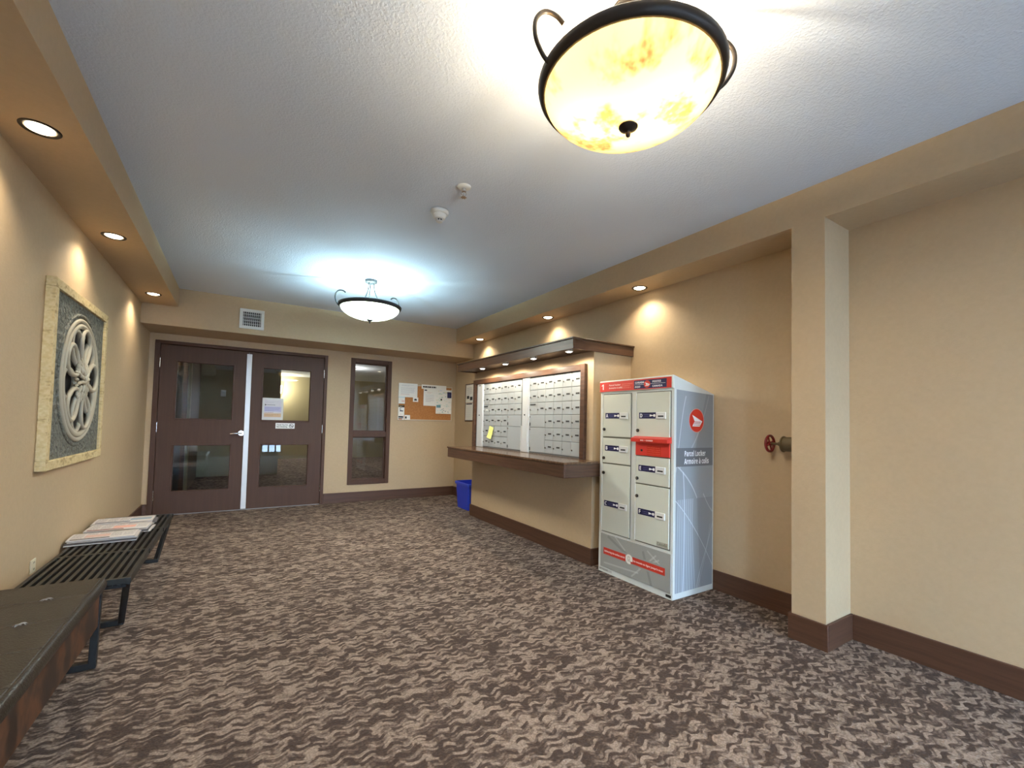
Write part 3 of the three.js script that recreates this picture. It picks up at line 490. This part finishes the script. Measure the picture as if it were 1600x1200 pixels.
// ---------------------------------------------------------------- blue bin in the nook
{
  const t = thing('recycling_bin', 'blue plastic recycling bin in the corner beside the mailbox wall', 'bin', [3.2, 0, 1.17]);
  const w0 = 0.125, d0 = 0.185, w1 = 0.145, d1 = 0.215, h = 0.37;
  const ring = (w, d, y, r = 0.03) => { const a = []; for (const [sx, sz, t0] of [[1, 1, 0], [-1, 1, 1], [-1, -1, 2], [1, -1, 3]]) for (let k = 0; k < 5; k++) { const q = (t0 + k / 4) * Math.PI / 2; a.push([sx * (w - r) + r * Math.cos(q), y, sz * (d - r) + r * Math.sin(q)]); } return a; };
  const loft = (rings) => { const n = rings[0].length, pos = [], idx = []; rings.forEach((R) => R.forEach((p) => pos.push(...p))); for (let i = 0; i < rings.length - 1; i++) for (let k = 0; k < n; k++) { const a = i * n + k, b = i * n + (k + 1) % n; idx.push(a, a + n, b, b, a + n, b + n); } const g = new THREE.BufferGeometry(); g.setAttribute('position', new THREE.Float32BufferAttribute(pos, 3)); g.setAttribute('uv', new THREE.Float32BufferAttribute(new Float32Array(pos.length / 3 * 2), 2)); g.setIndex(idx); const f = g.toNonIndexed(); f.computeVertexNormals(); return f; };
  part(t, 'body', loft([ring(0.001, 0.001, 0.002, 0.0005), ring(w0, d0, 0.002), ring(w0, d0, 0.006), ring(w1, d1, h), ring(w1 - 0.004, d1 - 0.004, h), ring(w0 - 0.004, d0 - 0.004, 0.01), ring(0.001, 0.001, 0.01, 0.0005)]), mat({ color: lin(0.018, 0.045, 0.5), roughness: 0.35, side: THREE.DoubleSide }));
  part(t, 'rim', loft([ring(w1, d1, h - 0.035), ring(w1 + 0.012, d1 + 0.012, h - 0.034), ring(w1 + 0.013, d1 + 0.013, h - 0.004), ring(w1 + 0.008, d1 + 0.008, h + 0.004), ring(w1 - 0.005, d1 - 0.005, h + 0.002)]), mat({ color: lin(0.03, 0.07, 0.56), roughness: 0.35, side: THREE.DoubleSide }));
}
// standpipe valve behind the pillar
{
  const t = thing('standpipe_valve', 'dark red hand wheel and brass pipe stub sticking out behind the pillar', 'valve', [3.36, 1.13, 5.255]);
  part(t, 'hand_wheel', merge([new THREE.TorusGeometry(0.052, 0.009, 12, 40), cylZ(0.014, 0.016, 0.02, 0, 0, 0), ...[0, 1, 2, 3].map((k) => rbox(0.048, 0.011, 0.008, 0.003, 0.028, 0, 0).rotateZ(k * Math.PI / 2 + 0.4))]), M.wheel, 'dark red spoked hand wheel');
  part(t, 'stem', merge([cylZ(0.008, 0.008, 0.09, 0, 0, 0.045), cylZ(0.022, 0.013, 0.03, 0, 0, 0.07)]), M.brass);
  part(t, 'valve_body', merge([cylZ(0.05, 0.046, 0.154, 0, 0, 0.161, 32), new THREE.TorusGeometry(0.047, 0.006, 8, 32).translate(0, 0, 0.088), cyl(0.03, 0.03, 0.06, 0, -0.055, 0.19, 20), new THREE.CylinderGeometry(0.03, 0.03, 0.095, 20).rotateZ(Math.PI / 2).translate(0.047, 0, 0.18)]), M.brass);
}

// ---------------------------------------------------------------- notices and boards
const scribble = (x, x0, y0, w, n, dy, c, th = 2) => { x.fillStyle = c; for (let k = 0; k < n; k++) { let p = x0; const end = x0 + w * (k === n - 1 ? 0.6 : 0.85 + 0.15 * rnd()); while (p < end) { const l = 5 + 16 * rnd(); x.fillRect(p, y0 + k * dy, Math.min(l, end - p), th); p += l + 4; } } };
function sheetGeo(w, h, bow = 0.004) { const g = new THREE.PlaneGeometry(w, h, 4, 5), p = g.attributes.position; for (let i = 0; i < p.count; i++) { const v = 0.5 - p.getY(i) / h, u = Math.abs(p.getX(i) / w) * 2; p.setZ(i, 0.0012 + bow * v * v + 0.3 * bow * u * u); } g.computeVertexNormals(); return g; }
{
  const t = thing('cork_board', 'wide cork notice board covered with papers on the back wall', 'notice board', [2.925, 1.235, 0]);
  const w = 0.925, h = 0.575, b = 0.018;
  part(t, 'cork_panel', box(w - 0.01, h - 0.01, 0.012, 0, h / 2, 0.006), M.cork);
  for (const [a, c, ww, hh] of [[0, b / 2, w, b], [0, h - b / 2, w, b], [-w / 2 + b / 2, h / 2, b, h - 2 * b], [w / 2 - b / 2, h / 2, b, h - 2 * b]]) part(t, 'frame_rail', rbox(ww, hh, 0.015, 0.004, a, c, 0.0075), M.boardTrim);
}
const bx = (p) => 2.4625 + (p - 23) / 83.5 * 0.925, by = (p, q) => 1.81 - (q - 19.5 - (p - 23) * 0.045) / 56 * 0.575;   // from where the papers hang on the board
function paper(label, a, b, c, d, draw, z = 0.0165) {                // left, top, right, bottom in board units
  const x0 = bx(a), x1 = bx(c), xm = (a + c) / 2, y1 = by(xm, b), y0 = by(xm, d), w = x1 - x0, h = y1 - y0;
  const tx = canvasTex(256, Math.max(32, Math.round(256 * h / w)), (x, W, H) => { x.fillStyle = '#f1efe6'; x.fillRect(0, 0, W, H); draw(x, W, H); });
  return single('paper_notice', label, 'notice', sheetGeo(w, h, 0.003), mat({ map: tx, roughness: 0.85, side: THREE.DoubleSide }), [(x0 + x1) / 2, (y0 + y1) / 2, z], 0, 'papers on the cork board');
}
paper('wide white letter with ruled text in the top left of the cork board', 23.3, 18.6, 51, 40.3, (x, W, H) => { scribble(x, 40, 24, W - 80, 2, 10, '#b9bcc0', 3); scribble(x, 30, 60, W - 60, 7, 13, '#8f97a6'); scribble(x, 30, 150, W - 60, 1, 10, '#cf8f86', 3); });
paper('tiny white card with a dark car picture below the wide white letter', 44.5, 40.5, 52.5, 47.5, (x, W, H) => { x.fillStyle = '#333840'; x.fillRect(W * 0.25, H * 0.4, W * 0.5, H * 0.3); x.fillRect(W * 0.33, H * 0.3, W * 0.3, H * 0.2); }, 0.0175);
paper('long white title strip with bold black words along the top of the cork board', 57, 20.6, 96, 27.4, (x, W, H) => { scribble(x, 14, H * 0.35, W - 30, 1, 10, '#15161c', H * 0.33); scribble(x, 20, H * 0.78, W - 50, 1, 8, '#9aa', 2); }, 0.0205);
paper('white letter with coloured text lines under the title strip', 60.5, 27, 80.5, 53.8, (x, W, H) => { x.fillStyle = '#20242c'; x.fillRect(16, 14, 50, 20); scribble(x, 70, 60, 120, 2, 14, '#c7837a', 3); scribble(x, 40, 110, 180, 9, 16, '#7f93ab'); scribble(x, 40, 170, 180, 4, 22, '#cf9a90', 2); });
paper('pale map sheet with a black dot in the middle of the cork board', 80, 28, 105.3, 46.5, (x, W, H) => { for (let k = 0; k < 40; k++) { x.fillStyle = ['#cfe0cc', '#d6dbe6', '#e4ddc2', '#c3d3c8'][k % 4]; x.fillRect(rnd() * W, rnd() * H, 8 + 34 * rnd(), 4 + 16 * rnd()); } x.fillStyle = '#111'; x.beginPath(); x.arc(W * 0.34, H * 0.86, 13, 0, 7); x.fill(); });
paper('pale green sheet with a teal block at the lower right of the cork board', 80, 46.3, 105, 66.8, (x, W, H) => { for (let k = 0; k < 40; k++) { x.fillStyle = ['#cbe0d6', '#dfe6dc', '#d6dfe8'][k % 3]; x.fillRect(rnd() * W, rnd() * H, 8 + 30 * rnd(), 4 + 14 * rnd()); } x.fillStyle = '#6d9aa0'; x.fillRect(10, H * 0.32, 70, 40); x.fillStyle = '#556'; for (let k = 0; k < 6; k++) x.fillRect(90 + 120 * rnd(), H * (0.3 + 0.6 * rnd()), 10, 10); scribble(x, 20, H * 0.9, W * 0.5, 1, 8, '#d49a90', 3); }, 0.0185);
paper('dark navy card at the right edge of the cork board', 98, 31.5, 104.8, 41.2, (x, W, H) => { x.fillStyle = '#23264c'; x.fillRect(0, 0, W, H); scribble(x, 50, 90, 150, 6, 34, '#4a5088', 10); }, 0.0185);
paper('white card with pale blue and red picture at the left edge of the cork board', 23.5, 38.6, 32.6, 50.2, (x, W, H) => { x.fillStyle = '#b9d4e2'; x.fillRect(0, 0, W, 60); x.fillStyle = '#e6c4b6'; x.fillRect(W * 0.5, H * 0.55, 110, 70); scribble(x, 30, 110, 180, 4, 40, '#d9d2cc', 12); }, 0.0185);
paper('small orange and black card at the left edge of the cork board', 23.8, 50.6, 32.2, 55.8, (x, W, H) => { x.fillStyle = '#2a2018'; x.fillRect(0, 0, W, H); x.fillStyle = '#c98a3c'; x.fillRect(0, H * 0.1, W, H * 0.25); scribble(x, 20, H * 0.55, 210, 2, 34, '#d9c7a0', 14); });
paper('white card with a dark swoosh drawing at the left edge of the cork board', 23.6, 56, 32.3, 68.8, (x, W, H) => { x.strokeStyle = '#33373f'; x.lineWidth = 20; x.beginPath(); x.arc(110, 70, 46, 1, 5.2); x.stroke(); x.fillStyle = '#454b58'; x.fillRect(60, 130, 150, 40); scribble(x, 80, 280, 100, 1, 20, '#d88', 16); });
paper('white card with bold black and orange blocks in the lower left cork board corner', 23.2, 68.9, 32, 75.3, (x, W, H) => { x.fillStyle = '#1c1c1f'; x.fillRect(20, 20, 210, 60); x.fillStyle = '#c77a44'; x.fillRect(30, 120, 150, 36); x.fillStyle = '#222'; x.fillRect(20, 100, 200, 24); });
paper('white card with one black square in the lower left of the cork board', 32.8, 68, 41, 75.2, (x, W, H) => { x.fillStyle = '#17181c'; x.fillRect(30, 60, 70, 100); scribble(x, 130, 80, 100, 3, 30, '#bbb', 8); }, 0.0175);
{
  const t = thing('cork_board', 'dark framed cork board on the side wall, half hidden behind the mailbox wall', 'notice board', [XR, 1.24, 0.78], FACE_LEFT);
  const w = 0.75, h = 0.6, b = 0.022;
  part(t, 'cork_panel', box(w - 0.01, h - 0.01, 0.012, 0, h / 2, 0.006), M.cork);
  for (const [a, c, ww, hh] of [[0, b / 2, w, b], [0, h - b / 2, w, b], [-w / 2 + b / 2, h / 2, b, h - 2 * b], [w / 2 - b / 2, h / 2, b, h - 2 * b]]) part(t, 'frame_rail', rbox(ww, hh, 0.015, 0.004, a, c, 0.0075), M.walnutDark);
  const pg = (label, z, y, w2, h2, draw) => single('paper_notice', label, 'notice', sheetGeo(w2, h2, 0.003), mat({ map: canvasTex(200, 260, (x, W, H) => { x.fillStyle = '#ece9df'; x.fillRect(0, 0, W, H); draw(x, W, H); }), roughness: 0.85, side: THREE.DoubleSide }), [XR - 0.0165, y, z], FACE_LEFT);
  pg('white page with dark photos on the half hidden cork board, the upper one', 0.575, 1.68, 0.27, 0.285, (x, W, H) => { scribble(x, 30, 40, 140, 8, 14, '#8b8d92', 4); x.fillStyle = '#2b2d2f'; x.fillRect(30, 160, 60, 44); x.fillRect(110, 176, 66, 50); });
  pg('white page with a dark heading on the half hidden cork board, the lower one', 0.57, 1.395, 0.26, 0.27, (x, W, H) => { x.fillStyle = '#3c3d42'; x.fillRect(14, 4, 160, 18); scribble(x, 24, 50, 150, 12, 15, '#c3c2c4', 3); });
}
// papers on the right door leaf
{
  const t = thing('framed_notice', 'white framed notice taped inside the right door pane', 'notice', [0.73, 1.195, -0.0295]);
  const w = 0.255, h = 0.3, b = 0.024;
  part(t, 'page', new THREE.PlaneGeometry(w - 0.01, h - 0.01).translate(0, h / 2, 0.0012), mat({ map: canvasTex(200, 250, (x, W, H) => {
    x.fillStyle = '#dcd8dc'; x.fillRect(0, 0, W, H); x.fillStyle = '#c4c2dc'; x.fillRect(14, 96, W - 28, 60); x.fillStyle = '#d8b896'; x.fillRect(14, 176, W - 28, 44);
    x.fillStyle = '#222'; x.beginPath(); x.moveTo(22, 66); x.lineTo(38, 76); x.lineTo(22, 88); x.fill(); scribble(x, 44, 74, 130, 1, 10, '#55586a', 6); scribble(x, 24, 36, 150, 2, 14, '#b5b2b8', 3); scribble(x, 22, 106, 150, 4, 13, '#8480b4', 4); scribble(x, 22, 166, 150, 1, 10, '#b06a58', 4); scribble(x, 24, 190, 140, 2, 14, '#b08c66', 3);
  }), roughness: 0.6 }));
  for (const [a, c, ww, hh] of [[0, b / 2, w, b], [0, h - b / 2, w, b], [-w / 2 + b / 2, h / 2, b, h - 2 * b], [w / 2 - b / 2, h / 2, b, h - 2 * b]]) part(t, 'frame_rail', rbox(ww, hh, 0.005, 0.001, a, c, 0.0032), M.white);
  single('door_sign', 'small white no smoking sign on the right door leaf', 'sign', rbox(0.236, 0.076, 0.004, 0.0015), mat({ map: null, color: 0xffffff, roughness: 0.5 }), [0.889, 1.117, -0.0065]);
  const sg = scene.children[scene.children.length - 1];
  part(sg, 'sign_print', new THREE.PlaneGeometry(0.232, 0.072).translate(0, 0, 0.0024), mat({ map: canvasTex(512, 160, (x, W, H) => {
    x.fillStyle = '#f2f3f0'; x.fillRect(0, 0, W, H); x.fillStyle = '#17191c'; x.font = 'bold 52px sans-serif'; x.fillText('Thank You For', 22, 68, 310); x.fillText('Not Smoking', 22, 126, 290);
    x.strokeStyle = '#2c2f33'; x.lineWidth = 14; x.beginPath(); x.arc(424, 80, 56, 0, 7); x.stroke(); x.beginPath(); x.moveTo(386, 42); x.lineTo(462, 118); x.stroke(); x.fillRect(384, 78, 80, 14);
  }), roughness: 0.5 }));
}

// ---------------------------------------------------------------- carved picture on the left wall
{
  const t = thing('wall_art', 'square carved flower medallion in a distressed cream wood frame', 'wall art', [XL, 0.895, 2.805], FACE_RIGHT);
  const w = 1.165, h = 1.1, b = 0.055, d = 0.046;
  for (const [a, c, ww, hh] of [[0, b / 2, w, b], [0, h - b / 2, w, b], [-w / 2 + b / 2, h / 2, b, h - 2 * b], [w / 2 - b / 2, h / 2, b, h - 2 * b]]) part(t, 'frame_rail', rbox(ww, hh, d, 0.004, a, c, d / 2), M.paleWood, 'distressed cream wood rail');
  const s = new THREE.Shape([[-w / 2 + 0.04, 0.04], [w / 2 - 0.04, 0.04], [w / 2 - 0.04, h - 0.04], [-w / 2 + 0.04, h - 0.04]].map((p) => new THREE.Vector2(...p)));
  const hole = new THREE.Path(); hole.absarc(0, h / 2, 0.345, 0, Math.PI * 2, true); s.holes.push(hole);
  part(t, 'panel', new THREE.ExtrudeGeometry(s, { depth: 0.012, bevelEnabled: false, curveSegments: 64 }).translate(0, 0, 0.018), M.slate, 'grey blue embossed panel');
  part(t, 'backing', cylZ(0.36, 0.36, 0.006, 0, h / 2, 0.004, 64), mat({ color: lin(0.02, 0.018, 0.016), roughness: 0.9 }));
  const tor = (R, r, z) => new THREE.TorusGeometry(R, r, 10, 96).scale(1, 1, 0.8).translate(0, h / 2, z);
  part(t, 'ring', tor(0.43, 0.012, 0.03), M.slate); part(t, 'ring', tor(0.395, 0.014, 0.034), M.stone); part(t, 'ring', tor(0.36, 0.018, 0.034), M.stone);
  for (let k = 0; k < 10; k++) {                                      // petal loops of the tracery
    const a = k / 10 * 2 * Math.PI + 0.13, pts = []; const z = k % 2 ? 0.03 : 0.042;
    for (let i = 0; i < 20; i++) { const q = i / 20 * 2 * Math.PI, r = 0.225 + 0.118 * Math.cos(q), o = 0.088 * Math.sin(q) * (1 + 0.28 * Math.cos(q)); pts.push([r * Math.cos(a) - o * Math.sin(a), h / 2 + r * Math.sin(a) + o * Math.cos(a), z]); }
    part(t, 'petal_loop', tube(pts, 0.0135, 48, 8, true), M.stone);
  }
  const leafG = (L, W) => { const g = new THREE.SphereGeometry(1, 12, 8); g.scale(L / 2, W / 2, 0.011); g.translate(L / 2, 0, 0); return g; };
  for (const [n, r0, L, W, z, off] of [[18, 0.085, 0.07, 0.024, 0.044, 0], [14, 0.055, 0.075, 0.026, 0.052, 0.2], [11, 0.025, 0.07, 0.026, 0.058, 0.1], [6, 0.0, 0.05, 0.024, 0.062, 0.3]])
    for (let k = 0; k < n; k++) part(t, 'leaf', leafG(L, W).rotateX(0.25 * (rnd() - 0.5)).rotateZ(0.5 * (rnd() - 0.5)).translate(r0, 0, z).rotateZ(k / n * 2 * Math.PI + off).translate(0, h / 2, 0), M.stone);
  part(t, 'flower_centre', new THREE.SphereGeometry(0.016, 16, 10).scale(1, 1, 0.7).translate(0, h / 2, 0.062), M.stone);
}
// outlet plate
{
  const t = thing('wall_outlet', 'small ivory outlet plate low on the left wall', 'outlet', [XL, 0.335, 3.325], FACE_RIGHT);
  part(t, 'plate', rbox(0.075, 0.072 + 0.003, 0.006, 0.003, 0, 0.03, 0.003), M.ivory);
  for (const y of [0.012, 0.048]) { const r = part(t, 'receptacle', rbox(0.03, 0.026, 0.003, 0.002, 0, y, 0.0068), M.ivory); part(r, 'slot', box(0.003, 0.01, 0.001, -0.006, y + 0.002, 0.0086), M.dark); part(r, 'slot', box(0.003, 0.01, 0.001, 0.006, y + 0.002, 0.0086), M.dark); }
}

// ---------------------------------------------------------------- slatted bench
{
  const t = thing('slatted_bench', 'black metal bench of parallel slats along the left wall holding newspapers', 'bench', [-0.355, 0, 2.81]);
  const z0 = 1.888 - 2.81, z1 = 3.735 - 2.81, x0 = -0.585 + 0.355, x1 = -0.13 + 0.355, y = 0.35, n = 12, pitch = (x1 - x0) / n;
  for (let k = 0; k <= n; k++) part(t, 'slat', rbox(0.019, 0.044, z1 - z0 - 0.03, 0.003, x0 + 0.012 + k * (x1 - x0 - 0.024) / n, y - 0.022, (z0 + z1) / 2), M.slat);
  for (const z of [z0 + 0.012, 2.48 - 2.81, 3.115 - 2.81, z1 - 0.012]) part(t, 'cross_bar', rbox(x1 - x0, 0.03, 0.026, 0.003, 0.0, y - 0.0155, z), M.slat);
  for (const [zt, zb] of [[1.935 - 2.81, 2.15 - 2.81], [3.69 - 2.81, 3.44 - 2.81]]) {
    const xt0 = x0 + 0.03, xt1 = x1 - 0.02, xb0 = x0 + 0.07, xb1 = x1 - 0.075, yb = 0.0165;
    part(t, 'leg', bar([xt0, y - 0.03, zt], [xb0, yb, zb], 0.03, 0.03), M.black);
    part(t, 'leg', bar([xt1, y - 0.03, zt], [xb1, yb, zb], 0.03, 0.03), M.black);
    part(t, 'runner', bar([xb0 - 0.015, yb, zb], [xb1 + 0.015, yb, zb], 0.03, 0.03), M.black);
    part(t, 'top_rail', bar([xt0, y - 0.045, zt], [xt1, y - 0.045, zt], 0.028, 0.03), M.black);
  }
}
// newspapers, folded, lying on the bench
const newsTex = (k) => canvasTex(384, 256, (x, W, H) => {
  x.fillStyle = '#c6beb9'; x.fillRect(0, 0, W, H); x.fillStyle = ['#5a5352', '#77403e', '#4c4f58'][k]; x.fillRect(16, 14, 220, 26);
  for (let c = 0; c < 5; c++) scribble(x, 14 + c * 74, 54, 66, 22, 9, '#8f8a86', 4);
  x.fillStyle = ['#c9a79a', '#d8a090', '#8a97a2'][k]; x.fillRect(90 + 70 * k, 60, 140, 90); x.fillStyle = '#b8b2ac'; x.fillRect(250, 160, 110, 70);
});
function newspaper(label, x, y, z, turn, k, w = 0.36, d = 0.222) {
  const t = thing('newspaper', label, 'newspaper', [x, y, z], turn, 'newspapers on the slatted bench');
  const n = mat({ map: newsTex(k), roughness: 0.9, side: THREE.DoubleSide }), e = mat({ color: lin(0.5, 0.46, 0.43), roughness: 0.95, side: THREE.DoubleSide }), e2 = mat({ color: lin(0.1, 0.09, 0.09), roughness: 0.95, side: THREE.DoubleSide });
  for (let s = 0; s < 4; s++) {                                       // each folded section
    const ww = w - 0.006 * s + 0.01 * rnd(), dd = d - 0.005 * s, prof = [], yy = 0.002 + s * 0.0088;
    const pts = []; for (let i = 0; i <= 10; i++) pts.push([(i / 10 - 0.5) * dd, yy + 0.0065 + 0.004 * Math.sin(i / 10 * Math.PI)]);
    for (let i = 0; i <= 6; i++) { const q = i / 6 * Math.PI; pts.push([0.5 * dd + 0.0035 * Math.sin(q), yy + 0.0033 + 0.0032 * Math.cos(q)]); }
    for (let i = 10; i >= 0; i--) pts.push([(i / 10 - 0.5) * dd, yy]);
    const g = new THREE.ExtrudeGeometry(new THREE.Shape(pts.map((p) => new THREE.Vector2(...p))), { depth: ww, bevelEnabled: false }).translate(0, 0, -ww / 2).rotateY(Math.PI / 2);
    const p = g.attributes.position, uv = g.attributes.uv; for (let i = 0; i < p.count; i++) uv.setXY(i, p.getX(i) / ww + 0.5, p.getZ(i) / dd + 0.5);
    part(t, 'folded_section', g, s === 3 ? n : s % 2 ? e2 : e); const q = t.children[s]; q.position.set(0.03 * (rnd() - 0.5), 0, 0.012 * (rnd() - 0.5)); q.rotation.y = 0.06 * (rnd() - 0.5);
  }
  return t;
}
newspaper('folded newspaper nearest the leather bench, front one of the row', -0.415, 0.351, 2.75, 0.02, 0);
newspaper('folded newspaper in the middle of the row on the slatted bench', -0.39, 0.351, 2.485, -0.03, 1);
newspaper('folded newspaper at the door end of the row on the slatted bench', -0.395, 0.351, 2.222, 0.03, 2, 0.37, 0.22);

// ---------------------------------------------------------------- leather bench in the foreground
{
  const t = thing('leather_bench', 'dark tufted leather bench with rusty brown wooden side in the lower left foreground', 'bench', [-0.385, 0, 4.6]);
  const x0 = -0.6 + 0.385, x1 = -0.192 + 0.385, Z = (z) => z - 4.6, y1 = 0.43, seams = [3.962, 4.2, 4.465, 4.725, 4.985, 5.24];
  for (let k = 0; k < 5; k++) part(t, 'cushion', rbox(x1 - x0 - 0.01, 0.066, seams[k + 1] - seams[k] + 0.001, 0.006, (x0 + x1) / 2 - 0.005, y1 - 0.033, Z((seams[k] + seams[k + 1]) / 2), 3), M.leather);
  part(t, 'edge_roll', new THREE.CapsuleGeometry(0.017, seams[5] - seams[0] - 0.03, 6, 14).rotateX(Math.PI / 2).scale(1, 1.7, 1).translate(x1 - 0.006, y1 - 0.03, Z((seams[0] + seams[5]) / 2)), M.leather, 'rolled leather front edge');
  for (let k = 1; k < 5; k++) {
    const z = Z(seams[k]), x = -0.332 + 0.385;
    const tuft = part(t, 'tuft', merge([0, 1, 2].map((j) => tube([[-0.02, 0.0, 0], [-0.007, 0.004, 0.003], [0.007, 0.004, -0.003], [0.02, 0.0, 0]], 0.0013, 10, 6).rotateY(-0.5 + j * 0.75)).concat([new THREE.SphereGeometry(0.0045, 10, 8).scale(1, 0.5, 1)])), M.thread, 'knotted thread tuft');
    tuft.position.set(x, y1 + 0.001, z);
  }
  part(t, 'side_board', span(x1 - 0.036, x1 - 0.014, 0.2, 0.366, Z(3.972), Z(5.23), 0.003), M.apron, 'rusty brown wooden side board');
  part(t, 'side_board', span(x0 + 0.014, x0 + 0.036, 0.2, 0.366, Z(3.972), Z(5.23), 0.003), M.apron);
  part(t, 'end_board', span(x0 + 0.036, x1 - 0.036, 0.2, 0.366, Z(3.974), Z(3.994), 0.003), M.apron);
  part(t, 'end_board', span(x0 + 0.036, x1 - 0.036, 0.2, 0.366, Z(5.21), Z(5.23), 0.003), M.apron);
  for (const z of [3.955, 5.245]) {
    part(t, 'leg', bar([x1 - 0.022, 0.366, Z(z)], [x1 - 0.03, 0.002, Z(z)], 0.03, 0.03), M.black);
    part(t, 'leg', bar([x0 + 0.022, 0.366, Z(z)], [x0 + 0.03, 0.002, Z(z)], 0.03, 0.03), M.black);
    part(t, 'runner', bar([x0 + 0.04, 0.0165, Z(z)], [x1 - 0.04, 0.0165, Z(z)], 0.03, 0.03), M.black);
  }
}

// ---------------------------------------------------------------- things in the hall beyond
{
  const t = thing('wall_sconce', 'bright wall sconce in the hall behind the right door pane', 'sconce', [1.33, 1.93, -8.0]);
  part(t, 'back_plate', rbox(0.09, 0.14, 0.02, 0.008, 0, 0, 0.01), M.bronze);
  part(t, 'arm', tube([[0, 0, 0.02], [0, -0.03, 0.07], [0, 0.02, 0.11]], 0.008, 14, 8), M.bronze);
  part(t, 'shade', lathe([[0.05, 0.02], [0.075, 0.1], [0.085, 0.26]], 32).translate(0, 0, 0.11), glow(1, 0.95, 0.78, 5));
  const L = new THREE.PointLight(lin(1, 0.92, 0.7), SCONCE); L.position.set(0, 0.16, 0.3); L.castShadow = true; t.add(L);
  const h = thing('alarm_horn', 'small white alarm box on the hall wall behind the left door pane', 'alarm', [0.055, 1.64, -4.0]);
  part(h, 'housing', rbox(0.09, 0.13, 0.04, 0.008, 0, 0.065, 0.02), M.white); part(h, 'lens', rbox(0.05, 0.03, 0.02, 0.008, 0, 0.1, 0.045), M.aluBright);
  const c = thing('ceiling_light', 'round flush ceiling light in the hall behind the door', 'ceiling light', [2.6, 2.5, -4.4]);
  part(c, 'base', lathe([[0, 0], [0.17, 0], [0.17, -0.02], [0.15, -0.03]], 36), M.white);
  part(c, 'diffuser', lathe([[0.15, -0.028], [0.12, -0.075], [0.06, -0.1], [0, -0.105]], 36), glow(1, 0.97, 0.88, 3));
  const P = new THREE.PointLight(lin(1, 0.96, 0.86), HALL); P.position.set(0, -0.22, 0); P.castShadow = true; c.add(P);
}

renderer.render(scene, camera);
